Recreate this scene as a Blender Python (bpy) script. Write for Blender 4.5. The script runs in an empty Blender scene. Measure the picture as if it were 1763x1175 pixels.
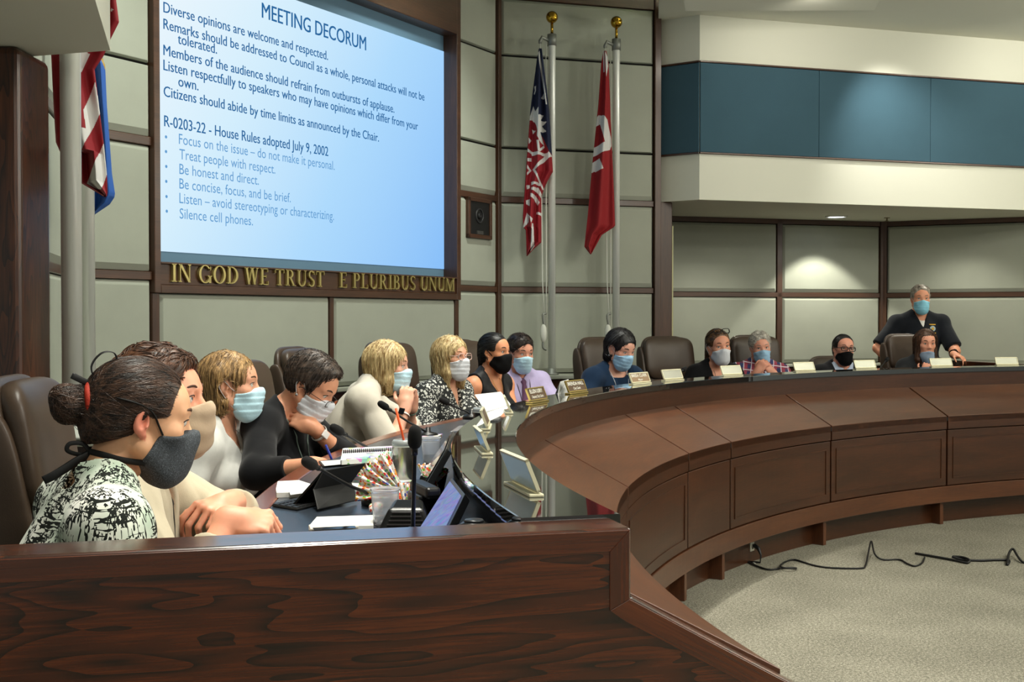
import bpy, bmesh, math, random
import numpy as np
from mathutils import Vector, Matrix

# ---------------------------------------------------------------- camera, world, lights, exposure
SC = bpy.context.scene
COL = SC.collection
FPX, U0, V0 = 2098.57, 881.5, 587.5
PITCH = math.radians(1.0974)
CAMP = np.array([0.0, 0.0, 1.467])
cam = bpy.data.cameras.new('camera'); cam.sensor_width = 36; cam.lens = 36 * FPX / 1763
cam.clip_start = .05; cam.clip_end = 100
camo = bpy.data.objects.new('camera', cam); COL.objects.link(camo)
camo.location = CAMP; camo.rotation_euler = (math.pi / 2 - PITCH, 0, 0)
SC.camera = camo
SC.view_settings.view_transform = 'Standard'; SC.view_settings.look = 'None'
SC.view_settings.gamma = 1; SC.view_settings.use_curve_mapping = False
SC.view_settings.exposure = 0.26
SC.cycles.use_denoising = True
SC.cycles.max_bounces = 8; SC.cycles.diffuse_bounces = 4; SC.cycles.glossy_bounces = 4; SC.cycles.transmission_bounces = 6
SC.cycles.sample_clamp_indirect = 6
W = bpy.data.worlds.new('world'); SC.world = W; W.use_nodes = True
W.node_tree.nodes['Background'].inputs[0].default_value = (.80, .83, .74, 1)
W.node_tree.nodes['Background'].inputs[1].default_value = .36

CX, CY, RC = 5.921, 3.825, 5.920          # centre and front radius of the curved dais
def P(r, th, z):                          # polar point about the dais centre; 0 deg points away from the camera
    t = math.radians(th); return np.array([CX + r * math.sin(t), CY + r * math.cos(t), z])
def dirv(a): return np.array([math.sin(math.radians(a)), math.cos(math.radians(a))])

def lamp(name, kind, loc, target, energy, col, size=.1, **kw):
    l = bpy.data.lights.new(name, kind); l.energy = energy; l.color = col
    if kind == 'AREA':
        l.shape = 'RECTANGLE'; l.size = size; l.size_y = kw.get('size_y', size)
    else: l.shadow_soft_size = size
    if kind == 'SPOT': l.spot_size = math.radians(kw.get('cone', 90)); l.spot_blend = kw.get('blend', .3)
    o = bpy.data.objects.new(name, l); COL.objects.link(o); o.location = loc
    v = Vector(target) - Vector(loc)
    o.rotation_euler = v.to_track_quat('-Z', 'Y').to_euler()
    return o
WARM = (1, .97, .86)
# ceiling spots in a ring above the counter
for th in np.linspace(-112, -12, 13):
    p = P(6.33, th, 4.28); q = P(5.9, th, 0)
    lamp('ceiling_spot_light', 'SPOT', p, q, 185, WARM, .04, cone=66, blend=.7)
# unseen area lamps added over the room floor for general ambient light
for x, y in ((2.6, 2.2), (5.2, 2.2), (4.4, 5.6), (6.6, 5.2), (2.6, -1.2), (5.2, -1.2)):
    lamp('added_ceiling_fill_light', 'AREA', (x, y, 3.9), (x, y, 0), 88 if y > 0 else 46, (1, .97, .86), 1.1, size_y=.55)
for x, y in ((7.0, 8.0), (6.6, 2.5), (8.2, 5.2)):      # unseen upward lamps added to brighten the ceiling
    lamp('added_uplight', 'AREA', (x, y, 3.1), (x - .6, y, 3.93), 75, (1, .98, .86), .8, size_y=.4)
# wall washers in front of the screen wall
for th in (-95, -75, -55, -38):
    lamp('wall_washer_light', 'SPOT', P(6.9, th, 4.25), P(8.6, th, 1.0), 190, (.93, .98, .88), .12, cone=88, blend=.9)
# recessed downlight in the soffit and the spot on the fascia
lamp('soffit_downlight_light', 'SPOT', (3.075, 11.60, 2.40), (3.09, 11.86, .4), 60, (1, .97, .84), .05, cone=92, blend=.25)
lamp('fascia_spot_light', 'SPOT', (3.12, 9.78, 3.9), (3.36, 10.53, 2.75), 85, (1, .97, .88), .05, cone=78, blend=1.)
for x, y in ((2.3, 9.0), (4.6, 9.6)): lamp('added_fascia_light', 'SPOT', (x, y, 3.88), (x + .1, y + 1.2, 3.0), 45, (1, .95, .82), .15, cone=140, blend=.9)  # extra unseen spots added to lift the fascia's overall brightness
for x, y in ((2.0, 11.0), (4.2, 11.4)): lamp('soffit_fill_light', 'SPOT', (x, y, 2.40), (x, y, 0), 26, (1, .97, .84), .06, cone=125, blend=.7)

# ---------------------------------------------------------------- pixel -> world helpers (points on real planes / depths)
def ray(px, py):
    a = (px - U0) / FPX; b = -(py - V0) / FPX; c, s = math.cos(PITCH), math.sin(PITCH)
    return np.array([a, c + b * s, -s + b * c])
def at(px, py, Y):
    d = ray(px, py); return CAMP + d * (Y / d[1])
def onz(px, py, z):
    d = ray(px, py); return CAMP + d * ((z - CAMP[2]) / d[2])

# ---------------------------------------------------------------- materials
def lin(h):
    h = h.lstrip('#'); v = [int(h[i:i + 2], 16) / 255 for i in (0, 2, 4)]
    return tuple(((x / 12.92) if x <= .04045 else ((x + .055) / 1.055) ** 2.4) for x in v) + (1,)
MATS = {}
class NT:
    def __init__(s, name):
        s.m = bpy.data.materials.new(name); s.m.use_nodes = True; s.t = s.m.node_tree
        s.b = s.t.nodes['Principled BSDF']; s.out = s.t.nodes['Material Output']
    def n(s, typ, **kw):
        nd = s.t.nodes.new(typ)
        for k, v in kw.items():
            if k.startswith('_'): setattr(nd, k[1:], v)
            else:
                key = k.replace('__', ' ')
                nd.inputs[int(key[1:]) if key[0] == 'i' and key[1:].isdigit() else key].default_value = v
        return nd
    def l(s, a, b): s.t.links.new(a, b)
    def co(s, kind='Object', scale=(1, 1, 1), rot=(0, 0, 0)):
        tc = s.n('ShaderNodeTexCoord'); mp = s.n('ShaderNodeMapping')
        mp.inputs['Scale'].default_value = scale; mp.inputs['Rotation'].default_value = rot
        s.l(tc.outputs[kind], mp.inputs[0]); return mp.outputs[0]
    def ramp(s, fac, stops, interp='LINEAR'):
        r = s.n('ShaderNodeValToRGB'); r.color_ramp.interpolation = interp
        e = r.color_ramp.elements
        while len(e) < len(stops): e.new(.5)
        for k, (p, c) in enumerate(stops): e[k].position = p; e[k].color = lin(c) if isinstance(c, str) else c
        s.l(fac, r.inputs[0]); return r.outputs[0]
    def bump(s, h, st=.3, dist=.002):
        b = s.n('ShaderNodeBump'); b.inputs['Strength'].default_value = st; b.inputs['Distance'].default_value = dist
        s.l(h, b.inputs['Height']); s.l(b.outputs[0], s.b.inputs['Normal'])
    def noise(s, vec, scale, detail=3, rough=.5, out='Fac', dist=0):
        n = s.n('ShaderNodeTexNoise', Scale=scale, Detail=detail, Roughness=rough, Distortion=dist)
        s.l(vec, n.inputs['Vector']); return n.outputs[out]
    def math(s, op, a, b=None):
        m = s.n('ShaderNodeMath', _operation=op)
        for i, v in enumerate((a, b)):
            if v is None: continue
            if isinstance(v, (int, float)): m.inputs[i].default_value = v
            else: s.l(v, m.inputs[i])
        return m.outputs[0]
    def mix(s, fac, a, b, typ='MIX'):
        m = s.n('ShaderNodeMix', _data_type='RGBA', _blend_type=typ)
        for sock, v in ((m.inputs[0], fac), (m.inputs[6], a), (m.inputs[7], b)):
            if isinstance(v, (int, float)): sock.default_value = v
            elif isinstance(v, str): sock.default_value = lin(v)
            elif isinstance(v, tuple): sock.default_value = v
            else: s.l(v, sock)
        return m.outputs[2]

def M(name, col, rough=.5, metal=0., spec=.5, bump=None, var=None, coat=0., sss=0., emit=None, trans=0., ior=1.45, sheen=0.):
    """plain principled material; bump=(scale, strength, distance), var=(scale, amount)"""
    if name in MATS: return MATS[name]
    t = NT(name); b = t.b
    c = lin(col)
    b.inputs['Base Color'].default_value = c; b.inputs['Roughness'].default_value = rough
    b.inputs['Metallic'].default_value = metal; b.inputs['Specular IOR Level'].default_value = spec
    b.inputs['Coat Weight'].default_value = coat; b.inputs['IOR'].default_value = ior
    b.inputs['Transmission Weight'].default_value = trans
    if sheen: b.inputs['Sheen Weight'].default_value = sheen
    if sss:
        b.inputs['Subsurface Weight'].default_value = sss; b.inputs['Subsurface Scale'].default_value = .004
        b.inputs['Subsurface Radius'].default_value = (1, .35, .2)
    if emit: b.inputs['Emission Color'].default_value = c; b.inputs['Emission Strength'].default_value = emit
    if var or bump: v = t.co()
    if var:
        f = t.noise(v, var[0], 4, .6)
        hi = tuple(min(1, x * (1 + var[1])) for x in c[:3]) + (1,); lo = tuple(x * (1 - var[1]) for x in c[:3]) + (1,)
        t.l(t.ramp(f, [(.3, lo), (.7, hi)]), b.inputs['Base Color'])
    if bump: t.bump(t.noise(v, bump[0], 3, .6), bump[1], bump[2])
    MATS[name] = t.m; return t.m

def wood(name, dark, mid, light, rough=.32, vstretch=30., cathedral=0., coat=.25, scale=1.):
    """stained oak: UV u runs along the grain, v across (metres)"""
    if name in MATS: return MATS[name]
    t = NT(name)
    v1 = t.co('UV', (1.1 * scale, vstretch * scale, 1))
    fine = t.noise(v1, 6, 5, .65)
    v2 = t.co('UV', (.8 * scale, 7 * scale, 1))
    broad = t.noise(v2, 1.6, 3, .5, dist=.6)
    fac = t.math('ADD', t.math('MULTIPLY', fine, .55), t.math('MULTIPLY', broad, .45))
    if cathedral:
        v3 = t.co('UV', (.7, 4.6, 1))
        big = t.noise(v3, 1.1, 3, .5, dist=.25)
        rings = t.math('FRACT', t.math('MULTIPLY', big, 26.0))
        rings = t.math('POWER', rings, 2.2)
        fac = t.math('SUBTRACT', fac, t.math('MULTIPLY', rings, cathedral))
    c = t.ramp(fac, [(.24, dark), (.48, mid), (.68, light)] if cathedral else [(.16, dark), (.47, mid), (.72, light)])
    t.l(c, t.b.inputs['Base Color'])
    t.b.inputs['Roughness'].default_value = rough
    t.b.inputs['Coat Weight'].default_value = coat; t.b.inputs['Coat Roughness'].default_value = .18
    t.bump(fine, .12, .001)
    MATS[name] = t.m; return t.m

def fabric(name, col, rough=.9, scale=900, amt=.12, blot=.06):
    if name in MATS: return MATS[name]
    t = NT(name); c = lin(col)
    a = t.noise(t.co('UV', (1, .25, 1)), scale, 2, .6); b = t.noise(t.co('UV', (.25, 1, 1)), scale, 2, .6)
    w = t.math('MULTIPLY', t.math('ADD', a, b), .5)
    big = t.noise(t.co('UV', (1, 1, 1)), 3, 4, .6)
    f = t.math('ADD', t.math('MULTIPLY', w, .7), t.math('MULTIPLY', big, .3 * blot / .06))
    hi = tuple(min(1, x * (1 + amt)) for x in c[:3]) + (1,); lo = tuple(x * (1 - amt) for x in c[:3]) + (1,)
    t.l(t.ramp(f, [(.3, lo), (.7, hi)]), t.b.inputs['Base Color'])
    t.b.inputs['Roughness'].default_value = rough; t.b.inputs['Specular IOR Level'].default_value = .15
    t.bump(w, .25, .0012)
    MATS[name] = t.m; return t.m

# ---------------------------------------------------------------- mesh helpers
def tag(o, label=None, cat=None, group=None, kind=None):
    if label: o['label'] = label
    if cat: o['category'] = cat
    if group: o['group'] = group
    if kind: o['kind'] = kind
    return o
def empty(name, loc=(0, 0, 0), rz=0., label=None, cat=None, group=None):
    o = bpy.data.objects.new(name, None); COL.objects.link(o); o.empty_display_size = .1
    o.location = [float(x) for x in loc]; o.rotation_euler = (0, 0, rz)
    return tag(o, label, cat, group)
def mesh_obj(name, verts, faces, mats, parent=None, smooth=False, fmat=None, uvs=None):
    me = bpy.data.meshes.new(name)
    if isinstance(verts, np.ndarray): verts = verts.tolist()
    if isinstance(faces, np.ndarray): faces = faces.tolist()
    me.from_pydata(verts, [], faces)
    for m in (mats if isinstance(mats, (list, tuple)) else [mats]): me.materials.append(m)
    if fmat is not None: me.polygons.foreach_set('material_index', np.asarray(fmat, dtype=np.int32))
    if smooth: me.polygons.foreach_set('use_smooth', np.ones(len(me.polygons), dtype=bool))
    if uvs is not None:
        l = me.uv_layers.new(name='UVMap'); l.data.foreach_set('uv', np.asarray(uvs, dtype=np.float32).ravel())
    me.update()
    o = bpy.data.objects.new(name, me); COL.objects.link(o)
    if parent: o.parent = parent
    return o
def planar_uv(o, ufun=None, axis=(1, 0, 0)):
    """UV in metres: u along the given axis (or ufun), v across it within each face"""
    me = o.data; l = me.uv_layers.new(name='UVMap') if not me.uv_layers else me.uv_layers[0]
    ax = Vector(axis).normalized()
    for p in me.polygons:
        n = p.normal; vax = n.cross(ax)
        alt = vax.length < .2
        if alt: u_ax = Vector((0, 0, 1)) if abs(n.z) < .9 else Vector((1, 0, 0)); vax = n.cross(u_ax).normalized()
        else: vax.normalize(); u_ax = ax
        for li in p.loop_indices:
            co = me.vertices[me.loops[li].vertex_index].co
            u = ufun(co) if (ufun and not alt) else co.dot(u_ax)
            l.data[li].uv = (u, co.dot(vax))
    return o
def bevel(o, w=.004, seg=2, ang=35):
    m = o.modifiers.new('bevel', 'BEVEL'); m.width = w; m.segments = seg; m.limit_method = 'ANGLE'; m.angle_limit = math.radians(ang)
    return o
class MB:
    def __init__(s): s.v = []; s.f = []; s.m = []
    def add(s, v, f, mi=0):
        k = len(s.v); s.v += [tuple(float(c) for c in x) for x in v]; s.f += [tuple(i + k for i in x) for x in f]; s.m += [mi] * len(f); return s
    def box(s, lo, hi, mi=0, fr=None):
        """axis box; fr=(origin, xdir(2d)) places it in a rotated vertical frame: x along xdir, y along its left normal"""
        v = [(x, y, z) for z in (lo[2], hi[2]) for y in (lo[1], hi[1]) for x in (lo[0], hi[0])]
        if fr is not None: v = [to_frame(fr, p) for p in v]
        return s.add(v, [(0, 2, 3, 1), (4, 5, 7, 6), (0, 1, 5, 4), (2, 6, 7, 3), (0, 4, 6, 2), (1, 3, 7, 5)], mi)
    def prism(s, poly, z0, z1, mi=0):
        n = len(poly); v = [(x, y, z0) for x, y in poly] + [(x, y, z1) for x, y in poly]
        a = sum(poly[i][0] * poly[(i + 1) % n][1] - poly[(i + 1) % n][0] * poly[i][1] for i in range(n))
        f = [tuple(range(n))[::-1], tuple(range(n, 2 * n))] + [(i, (i + 1) % n, n + (i + 1) % n, n + i) for i in range(n)]
        if a < 0: f = [q[::-1] for q in f]
        return s.add(v, f, mi)
    def tube(s, pts, rad, seg=8, mi=0, cap=True, flat=None):
        pts = [Vector([float(c) for c in p]) for p in pts]; n = len(pts)
        rads = rad if isinstance(rad, (list, tuple, np.ndarray)) else [rad] * n
        t0 = (pts[1] - pts[0]).normalized(); up = Vector((0, 0, 1)) if abs(t0.z) < .9 else Vector((1, 0, 0))
        nx = t0.cross(up).normalized(); v = []
        for i, p in enumerate(pts):
            t = (pts[min(i + 1, n - 1)] - pts[max(i - 1, 0)]).normalized()
            nx = (nx - t * nx.dot(t)).normalized(); ny = t.cross(nx)
            for k in range(seg):
                a = 2 * math.pi * k / seg; fx, fy = (1, 1) if flat is None else flat
                v.append(p + (nx * math.cos(a) * fx + ny * math.sin(a) * fy) * rads[i])
        f = [(i * seg + k, i * seg + (k + 1) % seg, (i + 1) * seg + (k + 1) % seg, (i + 1) * seg + k) for i in range(n - 1) for k in range(seg)]
        if cap: f += [tuple(range(seg))[::-1], tuple((n - 1) * seg + k for k in range(seg))]
        return s.add(v, f, mi)
    def lathe(s, prof, c=(0, 0, 0), seg=24, mi=0):
        v = []; f = []; n = len(prof)
        for r, z in prof:
            for k in range(seg):
                a = 2 * math.pi * k / seg; v.append((c[0] + r * math.cos(a), c[1] + r * math.sin(a), c[2] + z))
        for i in range(n - 1):
            for k in range(seg): f.append((i * seg + k, i * seg + (k + 1) % seg, (i + 1) * seg + (k + 1) % seg, (i + 1) * seg + k))
        f += [tuple(range(seg))[::-1], tuple((n - 1) * seg + k for k in range(seg))]
        return s.add(v, f, mi)
    def sphere(s, c, r, mi=0, seg=16, ring=10):
        r = (r, r, r) if isinstance(r, (int, float)) else r
        v = [(c[0], c[1], c[2] - r[2])]
        for i in range(1, ring):
            p = math.pi * i / ring
            for k in range(seg):
                a = 2 * math.pi * k / seg
                v.append((c[0] + r[0] * math.sin(p) * math.cos(a), c[1] + r[1] * math.sin(p) * math.sin(a), c[2] - r[2] * math.cos(p)))
        v.append((c[0], c[1], c[2] + r[2])); f = []
        for k in range(seg): f.append((0, 1 + (k + 1) % seg, 1 + k))
        for i in range(ring - 2):
            for k in range(seg): a = 1 + i * seg; f.append((a + k, a + (k + 1) % seg, a + seg + (k + 1) % seg, a + seg + k))
        a = 1 + (ring - 2) * seg
        for k in range(seg): f.append((a + k, a + (k + 1) % seg, len(v) - 1))
        return s.add(v, f, mi)
    def build(s, name, mats, parent=None, smooth=False, uv=None, ufun=None):
        o = mesh_obj(name, s.v, s.f, mats, parent, smooth, s.m)
        if uv is not None or ufun is not None: planar_uv(o, ufun, uv or (1, 0, 0))
        return o
def to_frame(fr, p):
    o, d = fr; return (o[0] + d[0] * p[0] - d[1] * p[1], o[1] + d[1] * p[0] + d[0] * p[1], p[2])
def smooth_path(pts, n=8):
    """Catmull-Rom through the points"""
    p = [np.array(q, float) for q in pts]; p = [2 * p[0] - p[1]] + p + [2 * p[-1] - p[-2]]; out = []
    for i in range(1, len(p) - 2):
        for k in range(n):
            t = k / n; a, b, c, d = p[i - 1], p[i], p[i + 1], p[i + 2]
            out.append(.5 * (2 * b + (c - a) * t + (2 * a - 5 * b + 4 * c - d) * t * t + (3 * b - a - 3 * c + d) * t ** 3))
    out.append(p[-2]); return out
def copy_tree(o, parent=None):
    c = o.copy(); COL.objects.link(c); c.parent = parent
    for ch in list(o.children): copy_tree(ch, c)
    return c
# ---------------------------------------------------------------- shared materials
OAK = wood('dark_oak', '#1c0e07', '#3a1f0f', '#512c17', cathedral=0)
OAK_V = OAK
OAK_END = wood('figured_oak', '#190902', '#471c06', '#6a300d', rough=.22, cathedral=.26, vstretch=34, coat=.9)
OAK_TRIM = wood('trim_oak', '#23130b', '#43291a', '#5b3a26', rough=.4)
OAK_LEDGE = wood('ledge_oak', '#321a0e', '#4e2b17', '#663c22', rough=.34, coat=.35)
FAB = fabric('wall_fabric', '#a2a598', amt=.13)
BLUE_FAB = fabric('blue_fabric', '#3d5866', amt=.16, scale=500)
CREAM = M('cream_plaster', '#d8d8ca', .85, spec=.2, bump=(160, .06, .001))
SILL = M('sill_grey', '#a8aa9c', .55)
BLACKM = M('black_plastic', '#0b0b0c', .38)
DARK = M('dark_gap', '#0a0806', .9)

# ---------------------------------------------------------------- floor and ceilings
def carpet_mat():
    t = NT('carpet'); v = t.co('Object')
    a = t.noise(v, 150, 3, .8); b = t.noise(v, 70, 3, .7); c = t.noise(v, 2.2, 3, .5)
    f = t.math('ADD', t.math('MULTIPLY', a, .55), t.math('ADD', t.math('MULTIPLY', b, .35), t.math('MULTIPLY', c, .1)))
    t.l(t.ramp(f, [(.38, '#46443c'), (.5, '#7a776a'), (.62, '#aeaa9b')]), t.b.inputs['Base Color'])
    t.b.inputs['Roughness'].default_value = .95; t.b.inputs['Specular IOR Level'].default_value = .1
    t.bump(f, .9, .006); return t.m
fl = MB().box((-5, -4, -.1), (11, 15, 0)).build('floor', carpet_mat()); tag(fl, kind='structure')

COR_R = np.array([-.120, 9.716]); COR_L = np.array([-2.217, 6.054])
SA, FA, LA = 29.8, 72.7, -13.1
DS, DF, DL = dirv(SA), dirv(FA), dirv(LA)
SOF = 2.43; CEIL = 3.93; HIGH = 4.35
SH0 = np.array([1.216, 10.178]); FC = np.array([1.527, 9.958]); DFA = dirv(72.6)
FE = FC + 5.5 * DFA
low = [(1.216, 10.178), (.93, 7.6), (1.6, 4.0), (3.2, 1.2), (3.2, -4), (11, -4), (11, 14), (4, 14)]
ce = MB().prism(low, CEIL, CEIL + .1).prism([(-5, -4), (11, -4), (11, 15), (-5, 15)], HIGH, HIGH + .1).build('ceiling', CREAM); tag(ce, kind='structure')
# shallow wedge-shaped drop in the ceiling
w1 = onz(1505, 18, CEIL); w2 = onz(1180, -18, CEIL)
wd = MB(); back = dirv(190)
q1 = w1[:2] + back * 2.2; q2 = w2[:2] + back * 2.2
wd.add([(*w1[:2], CEIL - .001), (*w2[:2], CEIL - .16), (*q2, CEIL - .16), (*q1, CEIL - .001), (*w2[:2], CEIL), (*q2, CEIL)], [(0, 3, 2, 1), (0, 1, 4), (3, 5, 2), (1, 2, 5, 4)])
tag(wd.build('ceiling_drop', CREAM), kind='structure')

# ---------------------------------------------------------------- panelled walls
def fpanel(fr, x0, x1, z0, z1, parent, ch=(.022, .022, .03, .025), dep=.032, m=None, name='acoustic_panel'):
    l, r, b, t = ch; y = -dep
    v = [(x0, 0, z0), (x1, 0, z0), (x1, 0, z1), (x0, 0, z1), (x0, y * .35, z0), (x1, y * .35, z0), (x1, y * .35, z1), (x0, y * .35, z1),
         (x0 + l, y, z0 + b), (x1 - r, y, z0 + b), (x1 - r, y, z1 - t), (x0 + l, y, z1 - t)]
    f = [(8, 9, 10, 11)] + [(i, (i + 1) % 4, 4 + (i + 1) % 4, 4 + i) for i in range(4)] + [(4 + i, 4 + (i + 1) % 4, 8 + (i + 1) % 4, 8 + i) for i in range(4)]
    o = mesh_obj(name, [to_frame(fr, p) for p in v], f, m or FAB, parent)
    planar_uv(o, axis=(fr[1][0], fr[1][1], 0)); bevel(o, .003, 2); return o
def trim(fr, x0, x1, z0, z1, parent, y0=-.03, y1=0., m=None, name='trim', vert=None):
    vert = (z1 - z0) > (x1 - x0) if vert is None else vert
    o = MB().box((x0, y0, z0), (x1, y1, z1), fr=fr).build(name, m or OAK_TRIM, parent, uv=(0, 0, 1) if vert else (fr[1][0], fr[1][1], 0))
    return bevel(o, .003, 1)
ROWS = [(1.02, 1.668), (1.713, 2.383), (2.43, 2.813), (2.822, 3.546), (3.555, 4.0)]
NOCH = .006
def row_panels(fr, x0, x1, parent, rows=ROWS, lch=.022, rch=.022):
    for z0, z1 in rows:
        b = NOCH if z0 in (2.822, 3.555) else .035; t = NOCH if z1 in (2.813, 3.546) else .025
        fpanel(fr, x0 + .004, x1 - .004, z0 + .003, z1 - .003, parent, (lch, rch, b, t))
def wall(name, origin, d, x0, x1, ztop, y1=.12, hole=None):
    fr = (origin, d); b_ = MB()
    if hole:
        h0, h1, g0, g1 = hole
        b_.box((x0, 0, 0), (h0, y1, ztop), fr=fr).box((h1, 0, 0), (x1, y1, ztop), fr=fr).box((h0, 0, 0), (h1, y1, g0), fr=fr).box((h0, 0, g1), (h1, y1, ztop), fr=fr)
    else: b_.box((x0, 0, 0), (x1, y1, ztop), fr=fr)
    o = b_.build(name, DARK); tag(o, kind='structure')
    trim(fr, x0, x1, .0, .985, o, -.015, 0, OAK, 'wainscot', vert=False)
    return fr, o
# screen wall
fS, wS = wall('wall_back', COR_L, DS, 0, 4.22, HIGH, .12, (.58, 3.57, 1.70, 3.66))
X0, X1 = .545, 3.605            # outer edges of the screen frame
row_panels(fS, .03, X0, wS); row_panels(fS, X1, 4.17, wS)
for a, b in ((0, X0), (X1, 4.22)):
    trim(fS, a, b, 1.668, 1.713, wS); trim(fS, a, b, 2.383, 2.43, wS); trim(fS, a, b, 4.0, HIGH, wS)
fpanel(fS, .6, 2.058, 1.02, 1.598, wS); fpanel(fS, 2.102, 3.556, 1.02, 1.598, wS)
trim(fS, X0, .598, .985, 1.60, wS); trim(fS, 2.06, 2.10, .985, 1.60, wS); trim(fS, 3.558, X1, .985, 1.60, wS)
trim(fS, 4.172, 4.218, 0, HIGH, wS, -.045)
# flag wall right of the screen
fF, wF = wall('wall_flags', COR_R, DF, 0, 1.40, HIGH)
row_panels(fF, .022, 1.342, wF)
for z0, z1 in ((1.668, 1.713), (2.383, 2.43), (4.0, HIGH)): trim(fF, .02, 1.345, z0, z1, wF)
trim(fF, 1.345, 1.40, 0, HIGH, wF, -.05); trim(fF, -.005, .02, 0, HIGH, wF, -.03)
# left wall, mirrored, partly behind the column
fL, wL = wall('wall_left', COR_L - DL * 1.62, DL, 0, 1.62, HIGH)
row_panels(fL, .0, 1.58, wL)
for z0, z1 in ((1.668, 1.713), (2.383, 2.43), (4.0, HIGH)): trim(fL, 0, 1.58, z0, z1, wL)
trim(fL, 1.58, 1.62, 0, HIGH, wL, -.03)
# sills under the flag poles
def sill(fr, x0, x1, dep, parent, y1=0):
    o = MB().box((x0, -dep, .985), (x1, y1, 1.015), fr=fr).build('sill', SILL, parent); return bevel(o, .006, 2)
sill(fF, .0, 1.36, .34, wF); sill(fL, .0, 1.5, .34, wL); sill(fS, .0, 4.2, .06, wS)
for fr, x0, x1, w_ in ((fF, .03, 1.36, wF), (fL, .1, 1.5, wL)):
    o = MB().box((x0, -.32, 0), (x1, -.015, .985), fr=fr).build('base_cabinet', OAK, w_, uv=(fr[1][0], fr[1][1], 0)); bevel(o, .004, 1)
# rear wall beneath the soffit and the wall turning right
RC_ = np.array([3.726, 12.285]); fR, wR = wall('wall_rear', RC_ - dirv(FA) * 2.9, dirv(FA), 0, 2.9, SOF)
DR = dirv(117.3); fQ, wQ = wall('wall_right', RC_, DR, 0, 5.2, SOF)
def s_on(fr, px):
    d = ray(px, 500); o, dd = fr
    A = np.array([[d[0], -dd[0]], [d[1], -dd[1]]]); t, s = np.linalg.solve(A, o); return s
RR = [(1.02, 1.668), (1.713, 2.38)]
c1, c2, c3 = s_on(fR, 1335.5), s_on(fR, 1344.5), s_on(fR, 1512)
row_panels(fR, .1, c1, wR, RR); row_panels(fR, c2, c3, wR, RR)
for z0, z1 in ((1.668, 1.713), (2.383, 2.43)): trim(fR, 0, c3, z0, z1, wR); trim(fQ, .04, 5.2, z0, z1, wQ)
trim(fR, c1, c2, 0, 2.43, wR); trim(fR, c3, 2.9, 0, 2.43, wR, -.04)
trim(fQ, 0, .05, 0, 2.43, wQ, -.04)
row_panels(fQ, .05, 2.6, wQ, RR); row_panels(fQ, 2.66, 5.2, wQ, RR); trim(fQ, 2.6, 2.66, 0, 2.43, wQ)
sill(fR, 0, 2.88, .05, wR); sill(fQ, .03, 5.2, .05, wQ)
# columns
col = MB().prism([(1.215, 10.13), (1.335, 10.17), (1.335, 10.45), (1.18, 10.45)], 0, SOF).build('column', OAK_TRIM, None, uv=(0, 0, 1)); tag(bevel(col, .01), kind='structure'); col.name = 'trim_1'
ds = MB().prism([(1.345, 10.30), (1.362, 10.30), (1.362, 10.34), (1.345, 10.34)], 0, 2.24).build('trim_2', M('pale_jamb', '#c9c79c', .5)); tag(ds, kind='structure')
sw = MB().prism([(1.20, 10.45), (1.33, 10.45), (1.42, 11.6), (1.2, 11.6)], 0, SOF).build('wall_return', OAK_TRIM, None, uv=(0, 0, 1)); tag(sw, kind='structure')
lc = MB().prism([(-2.6, 4.32), (-1.742, 4.32), (-1.742, 4.62), (-2.6, 4.62)], 0, SOF).build('trim_3', wood('column_oak', '#24110a', '#4a2614', '#673a20', rough=.35, cathedral=.25), None, uv=(0, 0, 1))
tag(bevel(lc, .03, 4), kind='structure')

# soffits with the blue band
def soffit(name, poly, faces):
    """faces: list of (p, q) edges of the polygon that carry the white / blue / white bands"""
    o = MB().prism(poly, SOF, CEIL).build(name, CREAM); tag(o, kind='structure')
    for p, q in faces:
        p, q = np.array(p), np.array(q); L = np.linalg.norm(q - p); d = (q - p) / L; fr = (p, d)
        nb = max(1, round(L / 1.13))
        for k in range(nb):
            fpanel(fr, L * k / nb + .001, L * (k + 1) / nb - .001, 2.815, 3.545, o, (.001, .001, .004, .004), .012, BLUE_FAB, 'band_panel')
        for z in (2.803, 3.545): trim(fr, -.004, L + .004, z, z + .014, o, -.022, 0)
    return o
fasc = soffit('wall_fascia', [tuple(SH0), tuple(FC), tuple(FE), (9, 15), (.8, 13.2), (1.20, 10.6)], [(SH0, FC), (FC, FE)])
A_ = np.array([-1.447, 4.41]); B_ = np.array([-1.80, 4.518]); dA = np.array([.255, -.967])
soffit('wall_fascia_left', [tuple(B_), (-3.6, 5.2), (-3.6, 1.0), tuple(A_ + dA * 3.2), tuple(A_)], [(A_ + dA * 3.2, A_), (A_, B_)])

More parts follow.
